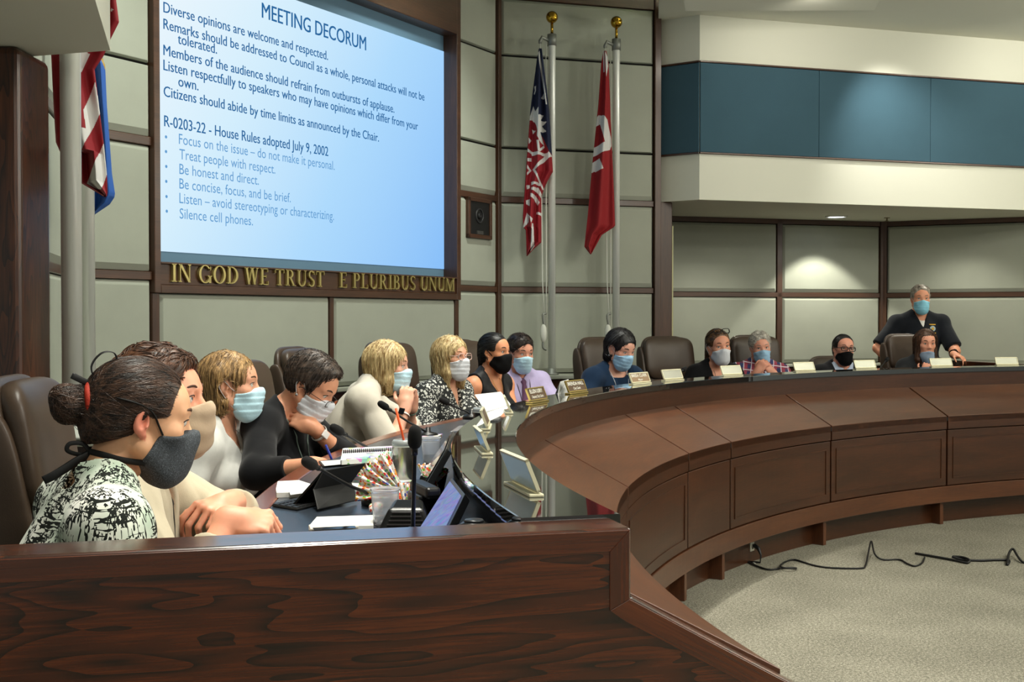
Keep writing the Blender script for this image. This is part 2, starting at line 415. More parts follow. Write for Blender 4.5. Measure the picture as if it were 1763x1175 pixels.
# ---------------------------------------------------------------- projection screen, frame and motto
def screen():
    r = empty('projection_screen', to_frame(fS, (2.07, 0, 1.77)), 0, 'bright projection screen showing a text slide in a dark wood frame above the motto', 'screen')
    inv = -np.array(r.location)
    def put(o): o.location = inv; o.parent = r; return o
    a0, a1, b0, b1 = .59, 3.552, 1.768, 3.577; rec = .068
    f = MB()
    for lo, hi in (((X0, -.05, 1.60), (a0, .10, 4.0)), ((a1, -.05, 1.60), (X1, .10, 4.0)), ((a0, -.05, b1), (a1, .10, 4.0)), ((a0, -.05, 1.60), (a1, .0, 1.645)), ((a0, -.034, 1.645), (a1, .10, b0)), ((a0, -.05, b0 - .012), (a1, .1, b0))):
        f.box(lo, hi, fr=fS)
    fo = f.build('frame', OAK_TRIM, None, uv=(DS[0], DS[1], 0)); put(bevel(fo, .003, 1))
    t = NT('slide'); v = t.co('UV')
    sp = t.n('ShaderNodeSeparateXYZ'); t.l(v, sp.inputs[0])
    g = t.math('ADD', t.math('MULTIPLY', sp.outputs[0], .24), t.math('MULTIPLY', t.math('SUBTRACT', 1.8, sp.outputs[1]), .17))
    c = t.ramp(g, [(0.0, '#f4fbff'), (.33, '#d6f0ff'), (.62, '#b0dcff'), (1.0, '#8cc2fb')])  # projector hot spot painted into the emission: brightest top left, bluer lower right
    e = t.n('ShaderNodeEmission', Strength=.82); t.l(c, e.inputs[0])
    t.l(e.outputs[0], t.out.inputs[0])
    s0, s1, z0, z1 = a0 - .03, a1 + .03, 1.832, 3.462
    vs = [to_frame(fS, p) for p in ((s0, rec, z0), (s1, rec, z0), (s1, rec, z1), (s0, rec, z1))]
    lit = mesh_obj('slide', vs, [(0, 1, 2, 3)], t.m, None, uvs=[(0, 0), (s1 - s0, 0), (s1 - s0, z1 - z0), (0, z1 - z0)]); put(lit)
    un = MB().box((s0, rec + .004, 1.74), (s1, rec + .03, 3.6), fr=fS).build('screen_sheet', M('unlit_screen', '#5f7f97', .6)); put(un)
    # slide text
    global SCREEN; SCREEN = r
    dk = NT('slide_text_dark'); e = dk.n('ShaderNodeEmission', Strength=.78); e.inputs[0].default_value = lin('#2c6ba4'); dk.l(e.outputs[0], dk.out.inputs[0])
    lt = NT('slide_text_light'); e = lt.n('ShaderNodeEmission', Strength=.80); e.inputs[0].default_value = lin('#68a2d6'); lt.l(e.outputs[0], lt.out.inputs[0])
    def on_screen(cx, cy):          # point of the detail crop -> (s, z) on the recessed screen plane
        px, py = cx / 2.2589 + 240, cy / 2.2589
        o2 = np.array(COR_L) + rec * np.array([-DS[1], DS[0]]); d = ray(px, py)
        t_, s_ = np.linalg.solve(np.array([[d[0], -DS[0]], [d[1], -DS[1]]]), o2)
        return s_, CAMP[2] + d[2] * t_
    LINES = [('MEETING DECORUM', 475, 47, 880, 170, .118, 0, .010),
        ('Diverse opinions are welcome and respected.', 92, 32, 732, 217, .074, 0, 0), ('Remarks should be addressed to Council as a whole, personal attacks will not be', 92, 93, 1107, 380, .074, 0, 0),
        ('tolerated.', 148, 155, 300, 190, .074, 0, 0), ('Members of the audience should refrain from outbursts of applause.', 92, 197, 990, 425, .074, 0, 0),
        ('Listen respectfully to speakers who may have opinions which differ from your', 92, 256, 1082, 492, .074, 0, 0), ('own.', 150, 320, 228, 333, .074, 0, 0),
        ('Citizens should abide by time limits as announced by the Chair.', 93, 360, 930, 535, .074, 0, 0), ('R-0203-22 - House Rules adopted July 9, 2002', 95, 475, 733, 590, .078, 0, 0),
        ('Focus on the issue – do not make it personal.', 152, 545, 758, 645, .074, 1, 0), ('Treat people with respect.', 154, 602, 527, 660, .074, 1, 0), ('Be honest and direct.', 154, 660, 463, 703, .074, 1, 0),
        ('Be concise, focus, and be brief.', 154, 716, 587, 772, .074, 1, 0), ('Listen – avoid stereotyping or characterizing.', 154, 775, 755, 840, .074, 1, 0), ('Silence cell phones.', 155, 832, 440, 862, .074, 1, 0)]
    acc = []
    def addtext(txt, s0, s1, z, size, k, bold):
        vs, fs, w, h = text_mesh(txt)
        sx = (s1 - s0) / w; V_, F_ = [], []; b = 0; acc.append((V_, F_, k))
        for dx in ((0, bold, -bold) if bold else (0,)):
            b = len(V_)
            for x, y in vs: V_.append(to_frame(fS, (s0 + x * sx + dx, rec - .003 - abs(dx) * .05, z - size * .3 + y * size)))
            F_.extend([tuple(i + b for i in q) for q in fs])
    for txt, xa, ya, xb, yb, size, k, bold in LINES:
        s0_, za = on_screen(xa, ya); s1_, zb = on_screen(xb, yb)
        addtext(txt, s0_, s1_, (za + zb) / 2, size * 1.13, k, (.0018 if bold else .0010) if not k else 0)
    nb_ = 9
    for cx, cy in ((102, 533), (102, 590), (103, 648), (103, 706), (104, 765), (105, 822)):
        s_, z_ = on_screen(cx, cy); V_, F_, _k = acc[nb_]; nb_ += 1; b = len(V_)
        for a in range(10): V_.append(to_frame(fS, (s_ + .009 * math.cos(a * .6283), rec - .003, z_ + .009 * math.sin(a * .6283))))
        F_.append(tuple(range(b, b + 10)))
    for V_, F_, k in acc: put(mesh_obj('text_line', V_, F_, lt.m if k else dk.m))
def text_mesh(txt, bold=0.):
    cu = bpy.data.curves.new('t', 'FONT'); cu.body = txt; cu.size = 1; cu.offset = bold; cu.resolution_u = 3
    o = bpy.data.objects.new('t', cu); COL.objects.link(o)
    dg = bpy.context.evaluated_depsgraph_get(); me = bpy.data.meshes.new_from_object(o.evaluated_get(dg))
    vs = [(v.co.x, v.co.y) for v in me.vertices]; fs = [tuple(p.vertices) for p in me.polygons]
    bpy.data.objects.remove(o); bpy.data.curves.remove(cu); bpy.data.meshes.remove(me)
    x0 = min(v[0] for v in vs); x1 = max(v[0] for v in vs); y1 = max(v[1] for v in vs)
    return [(x - x0, y) for x, y in vs], fs, x1 - x0, y1
screen()

# serif letters of the motto: every glyph from thick and thin strokes with bracketed feet
def glyph(ch):
    T, t, S = .15, .055, .05           # thick, thin, serif thickness
    pol = []; W_ = .7
    def rect(x0, y0, x1, y1): pol.append([(x0, y0), (x1, y0), (x1, y1), (x0, y1)])
    def stem(x, w=T, y0=0, y1=1, f=(1, 1)):
        rect(x, y0, x + w, y1)
        for k, y in ((0, y0), (1, y1)):
            if f[k]:
                if k == 0: pol.append([(x - .08, y), (x + w + .08, y), (x + w + .08, y + S * .5), (x + w, y + S * 1.7), (x, y + S * 1.7), (x - .08, y + S * .5)])
                else: pol.append([(x - .08, y - S * .5), (x, y - S * 1.7), (x + w, y - S * 1.7), (x + w + .08, y - S * .5), (x + w + .08, y), (x - .08, y)])
    def diag(x0, y0, x1, y1, w): pol.append([(x0, y0), (x0 + w, y0), (x1 + w, y1), (x1, y1)])
    def foot(x, w, y):
        s = S * .8; rect(x - .08, y if y == 0 else y - s, x + w + .08, s if y == 0 else y)
    def arc(cx, cy, rx, ry, a0, a1, wx, wy, n=18):
        """ring segment: thickness wx at the sides and wy at top and bottom"""
        for k in range(n):
            q = []
            for a in (a0 + (a1 - a0) * k / n, a0 + (a1 - a0) * (k + 1) / n):
                r = math.radians(a); q.append(((cx + rx * math.cos(r), cy + ry * math.sin(r)), (cx + (rx - wx) * math.cos(r), cy + (ry - wy) * math.sin(r))))
            pol.append([q[0][1], q[0][0], q[1][0], q[1][1]])
    if ch == 'I': stem(.1); W_ = .35
    elif ch == 'N': stem(.1, t); stem(.72, t, f=(0, 1)); diag(.66, 0, .06, 1, T + .01); W_ = .87
    elif ch == 'G': arc(.45, .5, .44, .52, 40, 330, .15, .05); stem(.70, T, .0, .42, (0, 1)); rect(.80, .72, .84, .95); W_ = .92
    elif ch == 'O': arc(.45, .5, .45, .52, 0, 360, .16, .05, 36); W_ = .9
    elif ch == 'D': stem(.1); arc(.30, .5, .52, .5, -90, 90, .16, .05, 24); rect(.1, 0, .32, .05); rect(.1, .95, .32, 1); W_ = .84
    elif ch == 'W':
        for x in (0, .43): diag(x + .22, 0, x + .02, 1, T); diag(x + .27, 0, x + .47, 1, t); foot(x + .02, T, 1)
        foot(.90, t, 1); W_ = 1.05
    elif ch in 'EF':
        stem(.1); rect(.1, .95, .62, 1); rect(.58, .78, .62, 1); rect(.2, .49, .5, .54); rect(.47, .42, .5, .61)
        rect(.1, 0, .66, .05); rect(.62, 0, .66, .24); W_ = .7
    elif ch == 'T': stem(.29); rect(.0, .95, .73, 1); rect(0, .76, .04, 1); rect(.69, .76, .73, 1); W_ = .75
    elif ch in 'RP':
        stem(.1); arc(.34, .74, .30, .26, -90, 90, .14, .05, 16); rect(.2, .95, .36, 1); rect(.2, .48, .36, .53); W_ = .68
        if ch == 'R': diag(.62, 0, .32, .5, T); foot(.64, T * .9, 0); W_ = .86
    elif ch == 'B':
        stem(.1); arc(.34, .755, .26, .245, -90, 90, .13, .05, 16); arc(.36, .265, .31, .265, -90, 90, .15, .05, 16)
        rect(.2, .95, .36, 1); rect(.2, .48, .38, .53); rect(.2, 0, .38, .05); W_ = .72
    elif ch == 'U': stem(.1, T, .3, 1, (0, 1)); stem(.68, t, .3, 1, (0, 1)); arc(.4175, .32, .3175, .34, 180, 360, .12, .06, 20); W_ = .84
    elif ch == 'S': arc(.31, .745, .25, .27, 35, 255, .12, .06, 20); arc(.31, .255, .27, .27, -145, 75, .13, .06, 20); diag(.13, .62, .36, .38, .15); rect(.52, .76, .555, .98); rect(.05, .03, .085, .25); W_ = .62
    elif ch == 'L': stem(.1); rect(.1, 0, .64, .05); rect(.6, 0, .64, .26); W_ = .68
    elif ch == 'M': stem(.1, t); stem(.82, T); diag(.44, 0, .08, 1, T * .9); diag(.47, 0, .84, 1, t); W_ = 1.05
    return pol, W_
BRASS = M('brass_letter', '#c9b878', .32, .75)
def motto(text, s0, s1, label):
    r = empty('motto_lettering'); r.parent = SCREEN; r['label'] = label; r.location = -np.array(SCREEN.location); inv = (0, 0, 0)
    adv = []; x = 0
    for ch in text:
        if ch == ' ': x += .42; continue
        pol, w = glyph(ch); adv.append((ch, x, pol)); x += w + .10
    k = (s1 - s0) / (x - .1); H = .098; z0 = 1.662
    for ch, xo, pol in adv:
        b = MB()
        for pg in pol:
            # front face stands 14 mm off the board
            n = len(pg); v = [to_frame(fS, (s0 + (xo + px_) * k, yy, z0 + py_ * H)) for yy in (-.036, -.052) for px_, py_ in pg]
            b.add(v, [tuple(range(n)), tuple(range(n, 2 * n))[::-1]] + [(i, n + i, n + (i + 1) % n, (i + 1) % n) for i in range(n)])
        o = b.build('letter', BRASS, r); o.location = inv
motto('IN GOD WE TRUST', .665, s_on(fS, 548), 'brass serif letters reading IN GOD WE TRUST under the screen')
motto('E PLURIBUS UNUM', s_on(fS, 574), 3.515, 'brass serif letters reading E PLURIBUS UNUM under the screen')

# ---------------------------------------------------------------- speaker set in the wall
def wall_speaker():
    r = empty('wall_speaker', to_frame(fS, (3.87, -.04, 2.07)), 0, 'small black loudspeaker in a wood framed box right of the screen', 'speaker'); inv = -np.array(r.location)
    b = MB(); x0, x1, z0, z1 = 3.70, 4.05, 2.075, 2.385; w = .03
    for lo, hi in (((x0, -.06, z0), (x1, .0, z0 + w)), ((x0, -.06, z1 - w), (x1, 0, z1)), ((x0, -.06, z0), (x0 + w, 0, z1)), ((x1 - w, -.06, z0), (x1, 0, z1))): b.box(lo, hi, fr=fS)
    o = b.build('frame', OAK_TRIM, r, uv=(DS[0], DS[1], 0)); o.location = inv; bevel(o, .003, 1)
    o = MB().box((x0 + w, -.046, z0 + w), (x1 - w, 0, z1 - w), fr=fS).build('cabinet', M('speaker_black', '#070707', .6), r); o.location = inv
    c = to_frame(fS, (3.875, -.048, 2.25)); nrm = np.array([DS[1], -DS[0], 0])
    def ring(name, rad, thick, m, rr=.008):
        pts = [np.array(c) + np.array([DS[0], DS[1], 0]) * math.cos(a) * rad + np.array([0, 0, 1]) * math.sin(a) * rad for a in np.linspace(0, 2 * math.pi, 25)]
        o = MB().tube(pts, thick, 6, cap=False).build(name, m, r, True); o.location = inv
    ring('cone_rim', .052, .007, M('speaker_rim', '#2b2b2d', .4)); ring('dust_cap', .014, .013, M('speaker_cone', '#141416', .5))
    cc = to_frame(fS, (3.875, -.052, 2.115)); o = MB().box((3.83, -.056, 2.108), (3.92, -.044, 2.135), fr=fS).build('badge', M('speaker_badge', '#5a5a58', .4, .6), r); o.location = inv
wall_speaker()

# ---------------------------------------------------------------- soffit downlight and sprinkler
dl = empty('downlight', (3.075, 11.584, SOF), 0, 'round recessed downlight glowing in the low soffit above the back wall', 'ceiling light')
MB().lathe([(.105, 0), (.105, -.012), (.085, -.012), (.085, 0)], seg=32).build('trim_ring', M('ring_white', '#e8e8e0', .4), dl, True)
MB().lathe([(.001, -.005), (.084, -.005), (.084, -.001), (.001, -.001)], seg=32).build('lens', M('lamp_lens', '#eef6ff', .5, emit=6.0), dl)
sp = empty('sprinkler', (3.608, 11.752, SOF), 0, 'small brass fire sprinkler under the soffit near the corner', 'sprinkler')
MB().lathe([(.03, 0), (.03, -.006), (.008, -.008), (.008, -.03), (.02, -.032), (.02, -.036), (.001, -.036)], seg=12).build('head', M('sprinkler_metal', '#8c8068', .4, .8), sp, True)
# ---------------------------------------------------------------- the curved council dais
TH0, TH1 = -104.72, -15.70           # angular extent; the end panels stand just outside
ZC, ZD = 1.092, .95                  # counter and desk heights
def arc_sweep(name, prof, th0, th1, mat, parent, n=None, mi=None, caps=True, smooth=False):
    """closed (r, z) profile swept round the dais centre"""
    n = n or max(2, int(abs(th1 - th0) / 1.0)); m = len(prof); v = []; f = []; uv = []
    ths = np.linspace(th0, th1, n + 1)
    for t in ths:
        for r, z in prof: v.append(P(r, t, z))
    per = [0.]
    for i in range(m): per.append(per[-1] + math.hypot(prof[(i + 1) % m][0] - prof[i][0], prof[(i + 1) % m][1] - prof[i][1]))
    for k in range(n):
        u0, u1 = math.radians(ths[k]) * 6, math.radians(ths[k + 1]) * 6
        for i in range(m):
            j = (i + 1) % m; f.append((k * m + i, k * m + j, (k + 1) * m + j, (k + 1) * m + i))
            uv += [(u0, per[i]), (u0, per[i + 1]), (u1, per[i + 1]), (u1, per[i])]
    if caps:
        f.append(tuple(range(m))[::-1]); uv += [(prof[i][0], prof[i][1]) for i in range(m)][::-1]
        f.append(tuple(n * m + i for i in range(m))); uv += [(prof[i][0], prof[i][1]) for i in range(m)]
    o = mesh_obj(name, v, f, mat, parent, False, None, uv)
    return o
GRANITE = NT('black_granite'); v_ = GRANITE.co('Object')
GRANITE.l(GRANITE.ramp(GRANITE.noise(v_, 700, 2, .7), [(.4, '#0c0e0d'), (.72, '#23282a'), (.8, '#3a4140')]), GRANITE.b.inputs['Base Color'])
GRANITE.b.inputs['Roughness'].default_value = .035; GRANITE.b.inputs['Specular IOR Level'].default_value = .9; GRANITE.b.inputs['Coat Weight'].default_value = .8; GRANITE.b.inputs['Coat Roughness'].default_value = .02
GRANITE = GRANITE.m
DESK = M('desk_laminate', '#2c333d', .26, spec=.7, bump=(500, .04, .0005))
DESK_WOOD = wood('desk_edge_wood', '#3a1a0e', '#6a3218', '#8a4a26', rough=.25, coat=.5)

dais = empty('council_dais', P(6.3, -60, 0), 0, 'long curved dark wood council dais with black glossy counter', 'dais')
DINV = -np.array(dais.location)
def dput(o): o.location = DINV; o.parent = dais; return o
R0, R1 = RC, 6.105
dput(arc_sweep('counter_slab', [(R0 - .012, ZC - .032), (R1, ZC - .032), (R1, ZC - .002), (R1 - .002, ZC), (R0 - .010, ZC), (R0 - .012, ZC - .002)], TH0, TH1, GRANITE, None, 180))
dput(arc_sweep('counter_back', [(R1 - .03, ZD), (R1 - .006, ZD), (R1 - .006, ZC - .03), (R1 - .03, ZC - .03)], TH0, TH1, M('counter_back_black', '#101113', .2), None, 120))
dput(arc_sweep('fascia', [(R0, .93), (R0 + .03, .93), (R0 + .03, ZC - .032), (R0, ZC - .032)], TH0, TH1, OAK, None, 120))
dput(bevel(arc_sweep('desk_surface', [(R1 - .03, ZD - .03), (6.60, ZD - .03), (6.60, ZD), (R1 - .03, ZD)], TH0, TH1, DESK, None, 120), .002, 1))
dput(bevel(arc_sweep('desk_edge', [(6.60, ZD - .045), (6.665, ZD - .045), (6.665, ZD + .001), (6.60, ZD + .001)], TH0, TH1, DESK_WOOD, None, 120), .006, 2))
dput(arc_sweep('modesty_panel', [(6.02, .02), (6.05, .02), (6.05, ZD - .03), (6.02, ZD - .03)], TH0, TH1, OAK, None, 90))
SEAMS = [TH0, -91.2, -77.7, -64.1, -57.35, -43.9, -30.6, -17.2, TH1]
GAP = .085
for a, b in zip(SEAMS[:-1], SEAMS[1:]):
    if b - a < .8: continue
    g0 = a + (GAP if a != TH0 else 0); g1 = b - (GAP if b != TH1 else 0); n = max(3, int((b - a) * 1.6))
    dput(bevel(arc_sweep('ledge_panel', [(5.570, .727), (R0 + .01, .915), (R0 + .01, .962), (5.570, .769)], g0, g1, OAK_LEDGE, None, n), .0015, 1))
    dput(bevel(arc_sweep('front_rail', [(5.570, .676), (5.61, .676), (5.61, .745), (5.570, .768)], g0, g1, OAK, None, n), .002, 1))
    dput(bevel(arc_sweep('front_panel', [(5.574, .277), (5.62, .277), (5.62, .670), (5.574, .670)], g0, g1, OAK, None, n), .004, 2))
    if b - a > 10:      # applied moulding inset from the panel edges
        i0, i1 = g0 + .55, g1 - .55
        for z in (.325, .612): dput(arc_sweep('panel_moulding', [(5.569, z), (5.58, z), (5.58, z + .008), (5.569, z + .008)], i0, i1, OAK, None, n))
        for t_ in (i0, i1): dput(arc_sweep('panel_moulding', [(5.569, .325), (5.58, .325), (5.58, .62), (5.569, .62)], t_ - .04, t_ + .04, OAK, None, 1))
dput(arc_sweep('ledge_underlay', [(5.573, .735), (R0 + .009, .925), (R0 + .009, .950), (5.573, .757)], TH0, TH1, DARK, None, 90))
dput(arc_sweep('backing', [(5.60, .17), (5.64, .17), (5.64, .74), (5.60, .74)], TH0, TH1, DARK, None, 90))
dput(bevel(arc_sweep('toe_band', [(5.566, .158), (5.62, .158), (5.62, .272), (5.566, .272)], TH0, TH1, OAK_LEDGE, None, 120), .003, 1))
dput(arc_sweep('kick_board', [(5.67, .0), (5.70, .0), (5.70, .2), (5.67, .2)], TH0, TH1, OAK, None, 120))
for t_ in (-91.2, -77.6, -63.9, -57.9, -44.3, -30.9, -17.4):
    q = MB(); a = P(5.592, t_, 0); d = P(1, t_, 0) - P(0, t_, 0); fr = ((a[0], a[1]), (d[0], d[1]))
    q.box((0, -.0175, .0), (.09, .0175, .159), fr=fr); dput(bevel(q.build('toe_bracket', OAK_LEDGE, None, uv=(0, 0, 1)), .002, 1))

# end panels: the dais section as a thick oak wall running out past the seats
def end_panel(th, side):
    a = P(R0 + .007, th, 0); d = P(1, th, 0) - P(0, th, 0); fr = ((a[0], a[1]), (d[0], d[1])); w = .115
    zt = 1.085; xo = 1.55
    prof = [(xo, 0), (xo, zt), (0, zt), (0, .958), (-.47, .695), (-.50, .695), (-.50, 0)]
    y0, y1 = (0, w) if side > 0 else (-w, 0)
    n = len(prof); v = [to_frame(fr, (x, y, z)) for y in (y0, y1) for x, z in prof]
    f = [tuple(range(n)), tuple(range(n, 2 * n))[::-1]] + [(i, n + i, n + (i + 1) % n, (i + 1) % n) for i in range(n)]
    o = mesh_obj('end_panel', v, f, OAK_END, None); planar_uv(o, axis=(d[0], d[1], 0)); dput(bevel(o, .006, 3, 25))
    # mitred border frame lying proud of the face
    yf = (y0 - .0025, y0 + .004) if side < 0 else (y1 - .004, y1 + .0025)
    bw = .042
    inner = [(xo - .02, .06), (xo - .02, zt - bw), (.0 + bw, zt - bw), (bw, .985 - bw * 1.0), (-.31, .70 - .01), (-.31, .06)]
    outer = [(xo, 0), (xo, zt - .004), (.004, zt - .004), (.004, .962), (-.345, .768), (-.386, .768), (-.386, 0)]
    segs = [[(xo, zt - .004), (.004, zt - .004), (bw, zt - bw), (xo, zt - bw)], [(.004, zt - .004), (.004, .955), (bw, .955 - bw * .45), (bw, zt - bw)],
            [(.004, .955), (-.466, .692), (-.466, .692 - bw), (bw * .3, .955 - bw * .98), (bw, .955 - bw * .45)]]
    for k, sg in enumerate(segs):
        m_ = len(sg); vv = [to_frame(fr, (x, y, z)) for y in yf for x, z in sg]
        ff = [tuple(range(m_)), tuple(range(m_, 2 * m_))[::-1]] + [(i, m_ + i, m_ + (i + 1) % m_, (i + 1) % m_) for i in range(m_)]
        o = mesh_obj('border_rail', vv, ff, OAK_B, None)
        ax = (d[0], d[1], 0) if k == 0 else (0, 0, 1) if k == 1 else (d[0] * .873, d[1] * .873, .487)
        planar_uv(o, axis=ax); dput(bevel(o, .001, 1))
OAK_B = wood('border_oak', '#1b0a03', '#491e08', '#682f0e', rough=.22, coat=.9)
end_panel(-104.70, 1)
end_panel(-15.72, -1)
# ---------------------------------------------------------------- smooth-surface modeller: signed distance shapes -> one continuous mesh
def rotm(yaw=0, pitch=0, roll=0):
    """yaw: clockwise seen from above, pitch: nod down, roll: tilt to the right; degrees"""
    y, p, r = math.radians(-yaw), math.radians(-pitch), math.radians(roll)
    Rz = np.array([[math.cos(y), -math.sin(y), 0], [math.sin(y), math.cos(y), 0], [0, 0, 1]])
    Rx = np.array([[1, 0, 0], [0, math.cos(p), -math.sin(p)], [0, math.sin(p), math.cos(p)]])
    Ry = np.array([[math.cos(r), 0, math.sin(r)], [0, 1, 0], [-math.sin(r), 0, math.cos(r)]])
    return Rz @ Rx @ Ry
def unit(v): v = np.asarray(v, float); return v / (np.linalg.norm(v) + 1e-12)
class Shape:
    def __init__(s): s.ops = []
    def cap(s, a, b, ra, rb=None, k=.01, m='u', xf=None):
        a, b = np.asarray(a, float), np.asarray(b, float)
        if xf is not None: a, b = xf(a), xf(b)
        s.ops.append(('c', a, b, ra, ra if rb is None else rb, k, m)); return s
    def ell(s, c, r, R=None, k=.01, m='u', xf=None):
        c = np.asarray(c, float); r = np.asarray(r, float) * np.ones(3)
        R = np.eye(3) if R is None else R
        if xf is not None: c = xf(c); R = xf.R @ R
        s.ops.append(('e', c, r, R, 0, k, m)); return s
    def plane(s, p, n, k=.004, m='i', xf=None):
        """keep the side against the normal"""
        p, n = np.asarray(p, float), unit(n)
        if xf is not None: p = xf(p); n = xf.R @ n
        s.ops.append(('p', p, n, 0, 0, k, m)); return s
    def fun(s, f, k=.004, m='i'): s.ops.append(('f', f, 0, 0, 0, k, m)); return s
    def add(s, other, k=.01, m='u', infl=0.): s.ops.append(('s', other, infl, 0, 0, k, m)); return s
    def __call__(s, p):
        d = np.full(len(p), 1e3)
        for o in s.ops:
            t = o[0]
            if t == 'c':
                _, a, b, ra, rb, k, m = o; ba = b - a; pa = p - a
                h = np.clip(pa @ ba / (ba @ ba + 1e-12), 0, 1)
                q = pa - h[:, None] * ba; e = np.sqrt((q * q).sum(1)) - (ra + (rb - ra) * h)
            elif t == 'e':
                _, c, r, R, _, k, m = o; q = (p - c) @ R
                k0 = np.sqrt(((q / r) ** 2).sum(1)); k1 = np.sqrt(((q / (r * r)) ** 2).sum(1)) + 1e-9
                e = k0 * (k0 - 1) / k1; e = np.where(k0 < .05, -r.min(), e)
            elif t == 'p': _, c, n, _, _, k, m = o; e = (p - c) @ n
            elif t == 'f': _, f, _, _, _, k, m = o; e = f(p)
            else: _, sh, infl, _, _, k, m = o; e = sh(p) - infl
            if m == 'd': d = d + e; continue          # displacement
            if m == 'u': h = np.clip(.5 + .5 * (d - e) / k, 0, 1); d = d + (e - d) * h - k * h * (1 - h)
            else:
                e = -e if m == 's' else e
                h = np.clip(.5 - .5 * (d - e) / k, 0, 1); d = d + (e - d) * h + k * h * (1 - h)
        return d
    def grad(s, p, h=.001):
        g = np.stack([s(p + np.eye(3)[i] * h) - s(p - np.eye(3)[i] * h) for i in range(3)], 1)
        return g / (np.linalg.norm(g, axis=1, keepdims=True) + 1e-9)
class XF:
    def __init__(s, o, R): s.o = np.asarray(o, float); s.R = R
    def __call__(s, p): return s.o + s.R @ np.asarray(p, float)
    def inv(s, p): return (np.asarray(p) - s.o) @ s.R

def polygonise(f, lo, hi, vox, B=8):
    """surface nets on the blocks that touch the surface"""
    lo = np.asarray(lo, float); nb = np.ceil((np.asarray(hi) - lo) / (vox * B)).astype(int)
    I = np.stack(np.meshgrid(*[np.arange(n) for n in nb], indexing='ij'), -1).reshape(-1, 3)
    c = lo + (I + .5) * vox * B
    keep = np.abs(f(c)) < vox * B * 1.45; I = I[keep]
    g = np.stack(np.meshgrid(*[np.arange(B + 1)] * 3, indexing='ij'), -1)
    N = nb * B + 2
    ids, vs, sg = [], [], []
    corner = np.array([[a, b, c_] for a in (0, 1) for b in (0, 1) for c_ in (0, 1)])
    edges = [(a, b) for a in range(8) for b in range(a + 1, 8) if abs(corner[a] - corner[b]).sum() == 1]
    for s0 in range(0, len(I), 200):
        J = I[s0:s0 + 200]
        idx = J[:, None, None, None, :] * B + g[None]
        d = f((lo + idx * vox).reshape(-1, 3)).reshape(idx.shape[:-1])
        cv = np.stack([d[:, a:a + B, b:b + B, c_:c_ + B] for a, b, c_ in corner], -1)
        neg = (cv < 0); n = neg.sum(-1); act = (n > 0) & (n < 8)
        ci = idx[:, :B, :B, :B][act]; cv = cv[act]; neg = neg[act]
        acc = np.zeros((len(ci), 3)); cnt = np.zeros(len(ci))
        for a, b in edges:
            x = neg[:, a] != neg[:, b]; t = cv[:, a] / (cv[:, a] - cv[:, b] + 1e-12)
            pt = corner[a] + np.clip(t, 0, 1)[:, None] * (corner[b] - corner[a])
            acc += np.where(x[:, None], pt, 0); cnt += x
        vs.append(lo + (ci + acc / cnt[:, None]) * vox); ids.append((ci[:, 0] * N[1] + ci[:, 1]) * N[2] + ci[:, 2]); sg.append(neg)
    if not ids: return np.zeros((0, 3)), np.zeros((0, 4), int)
    ids = np.concatenate(ids); vs = np.concatenate(vs); sg = np.concatenate(sg)
    o = np.argsort(ids); ids, vs, sg = ids[o], vs[o], sg[o]
    st = (N[1] * N[2], N[2], 1); F = []
    bit = (4, 2, 1)                                   # corner index step along x, y, z
    for ax in range(3):
        u, w = (ax + 1) % 3, (ax + 2) % 3
        ch = sg[:, 0] != sg[:, bit[ax]]; base = ids[ch]; inside = sg[ch, 0]
        q = np.stack([base, base - st[u], base - st[u] - st[w], base - st[w]], 1)
        k = np.clip(np.searchsorted(ids, q), 0, len(ids) - 1); ok = (ids[k] == q).all(1)
        k = k[ok]; ins = inside[ok]; k[~ins] = k[~ins][:, ::-1]; F.append(k)
    F = np.concatenate(F)
    return vs, F
def smooth_v(v, f, it=1, lam=.5):
    n = len(v)
    for _ in range(it):
        acc = np.zeros_like(v); cnt = np.zeros(n)
        for a, b in ((0, 1), (1, 2), (2, 3), (3, 0)):
            np.add.at(acc, f[:, a], v[f[:, b]]); np.add.at(cnt, f[:, a], 1); np.add.at(acc, f[:, b], v[f[:, a]]); np.add.at(cnt, f[:, b], 1)
        v = v + lam * (acc / np.maximum(cnt, 1)[:, None] - v)
    return v
def sdf_obj(name, shape, lo, hi, vox, mats, parent=None, smooth=1, fm=None):
    v, f = polygonise(shape, lo, hi, vox)
    if smooth and len(v): v = smooth_v(v, f, smooth)
    o = mesh_obj(name, v, f, mats, parent, True, fm(v[f].mean(1)) if fm else None)
    return o
def wrinkle(seed, amp=.003, freq=28.):
    r = np.random.RandomState(seed); K = r.normal(size=(7, 3)); K /= np.linalg.norm(K, axis=1, keepdims=True); K[:, 2] *= .7
    fr = freq * r.uniform(.5, 1.6, 7); ph = r.uniform(0, 6.28, 7); w = r.normal(size=(3, 3)) * 9
    def f(p):
        q = p + .02 * np.sin(p @ w.T); a = 0
        for i in range(7): a = a + np.abs(np.sin((q @ K[i]) * fr[i] + ph[i]))
        return -(a / 7 - .64) * amp * 4.2
    return f
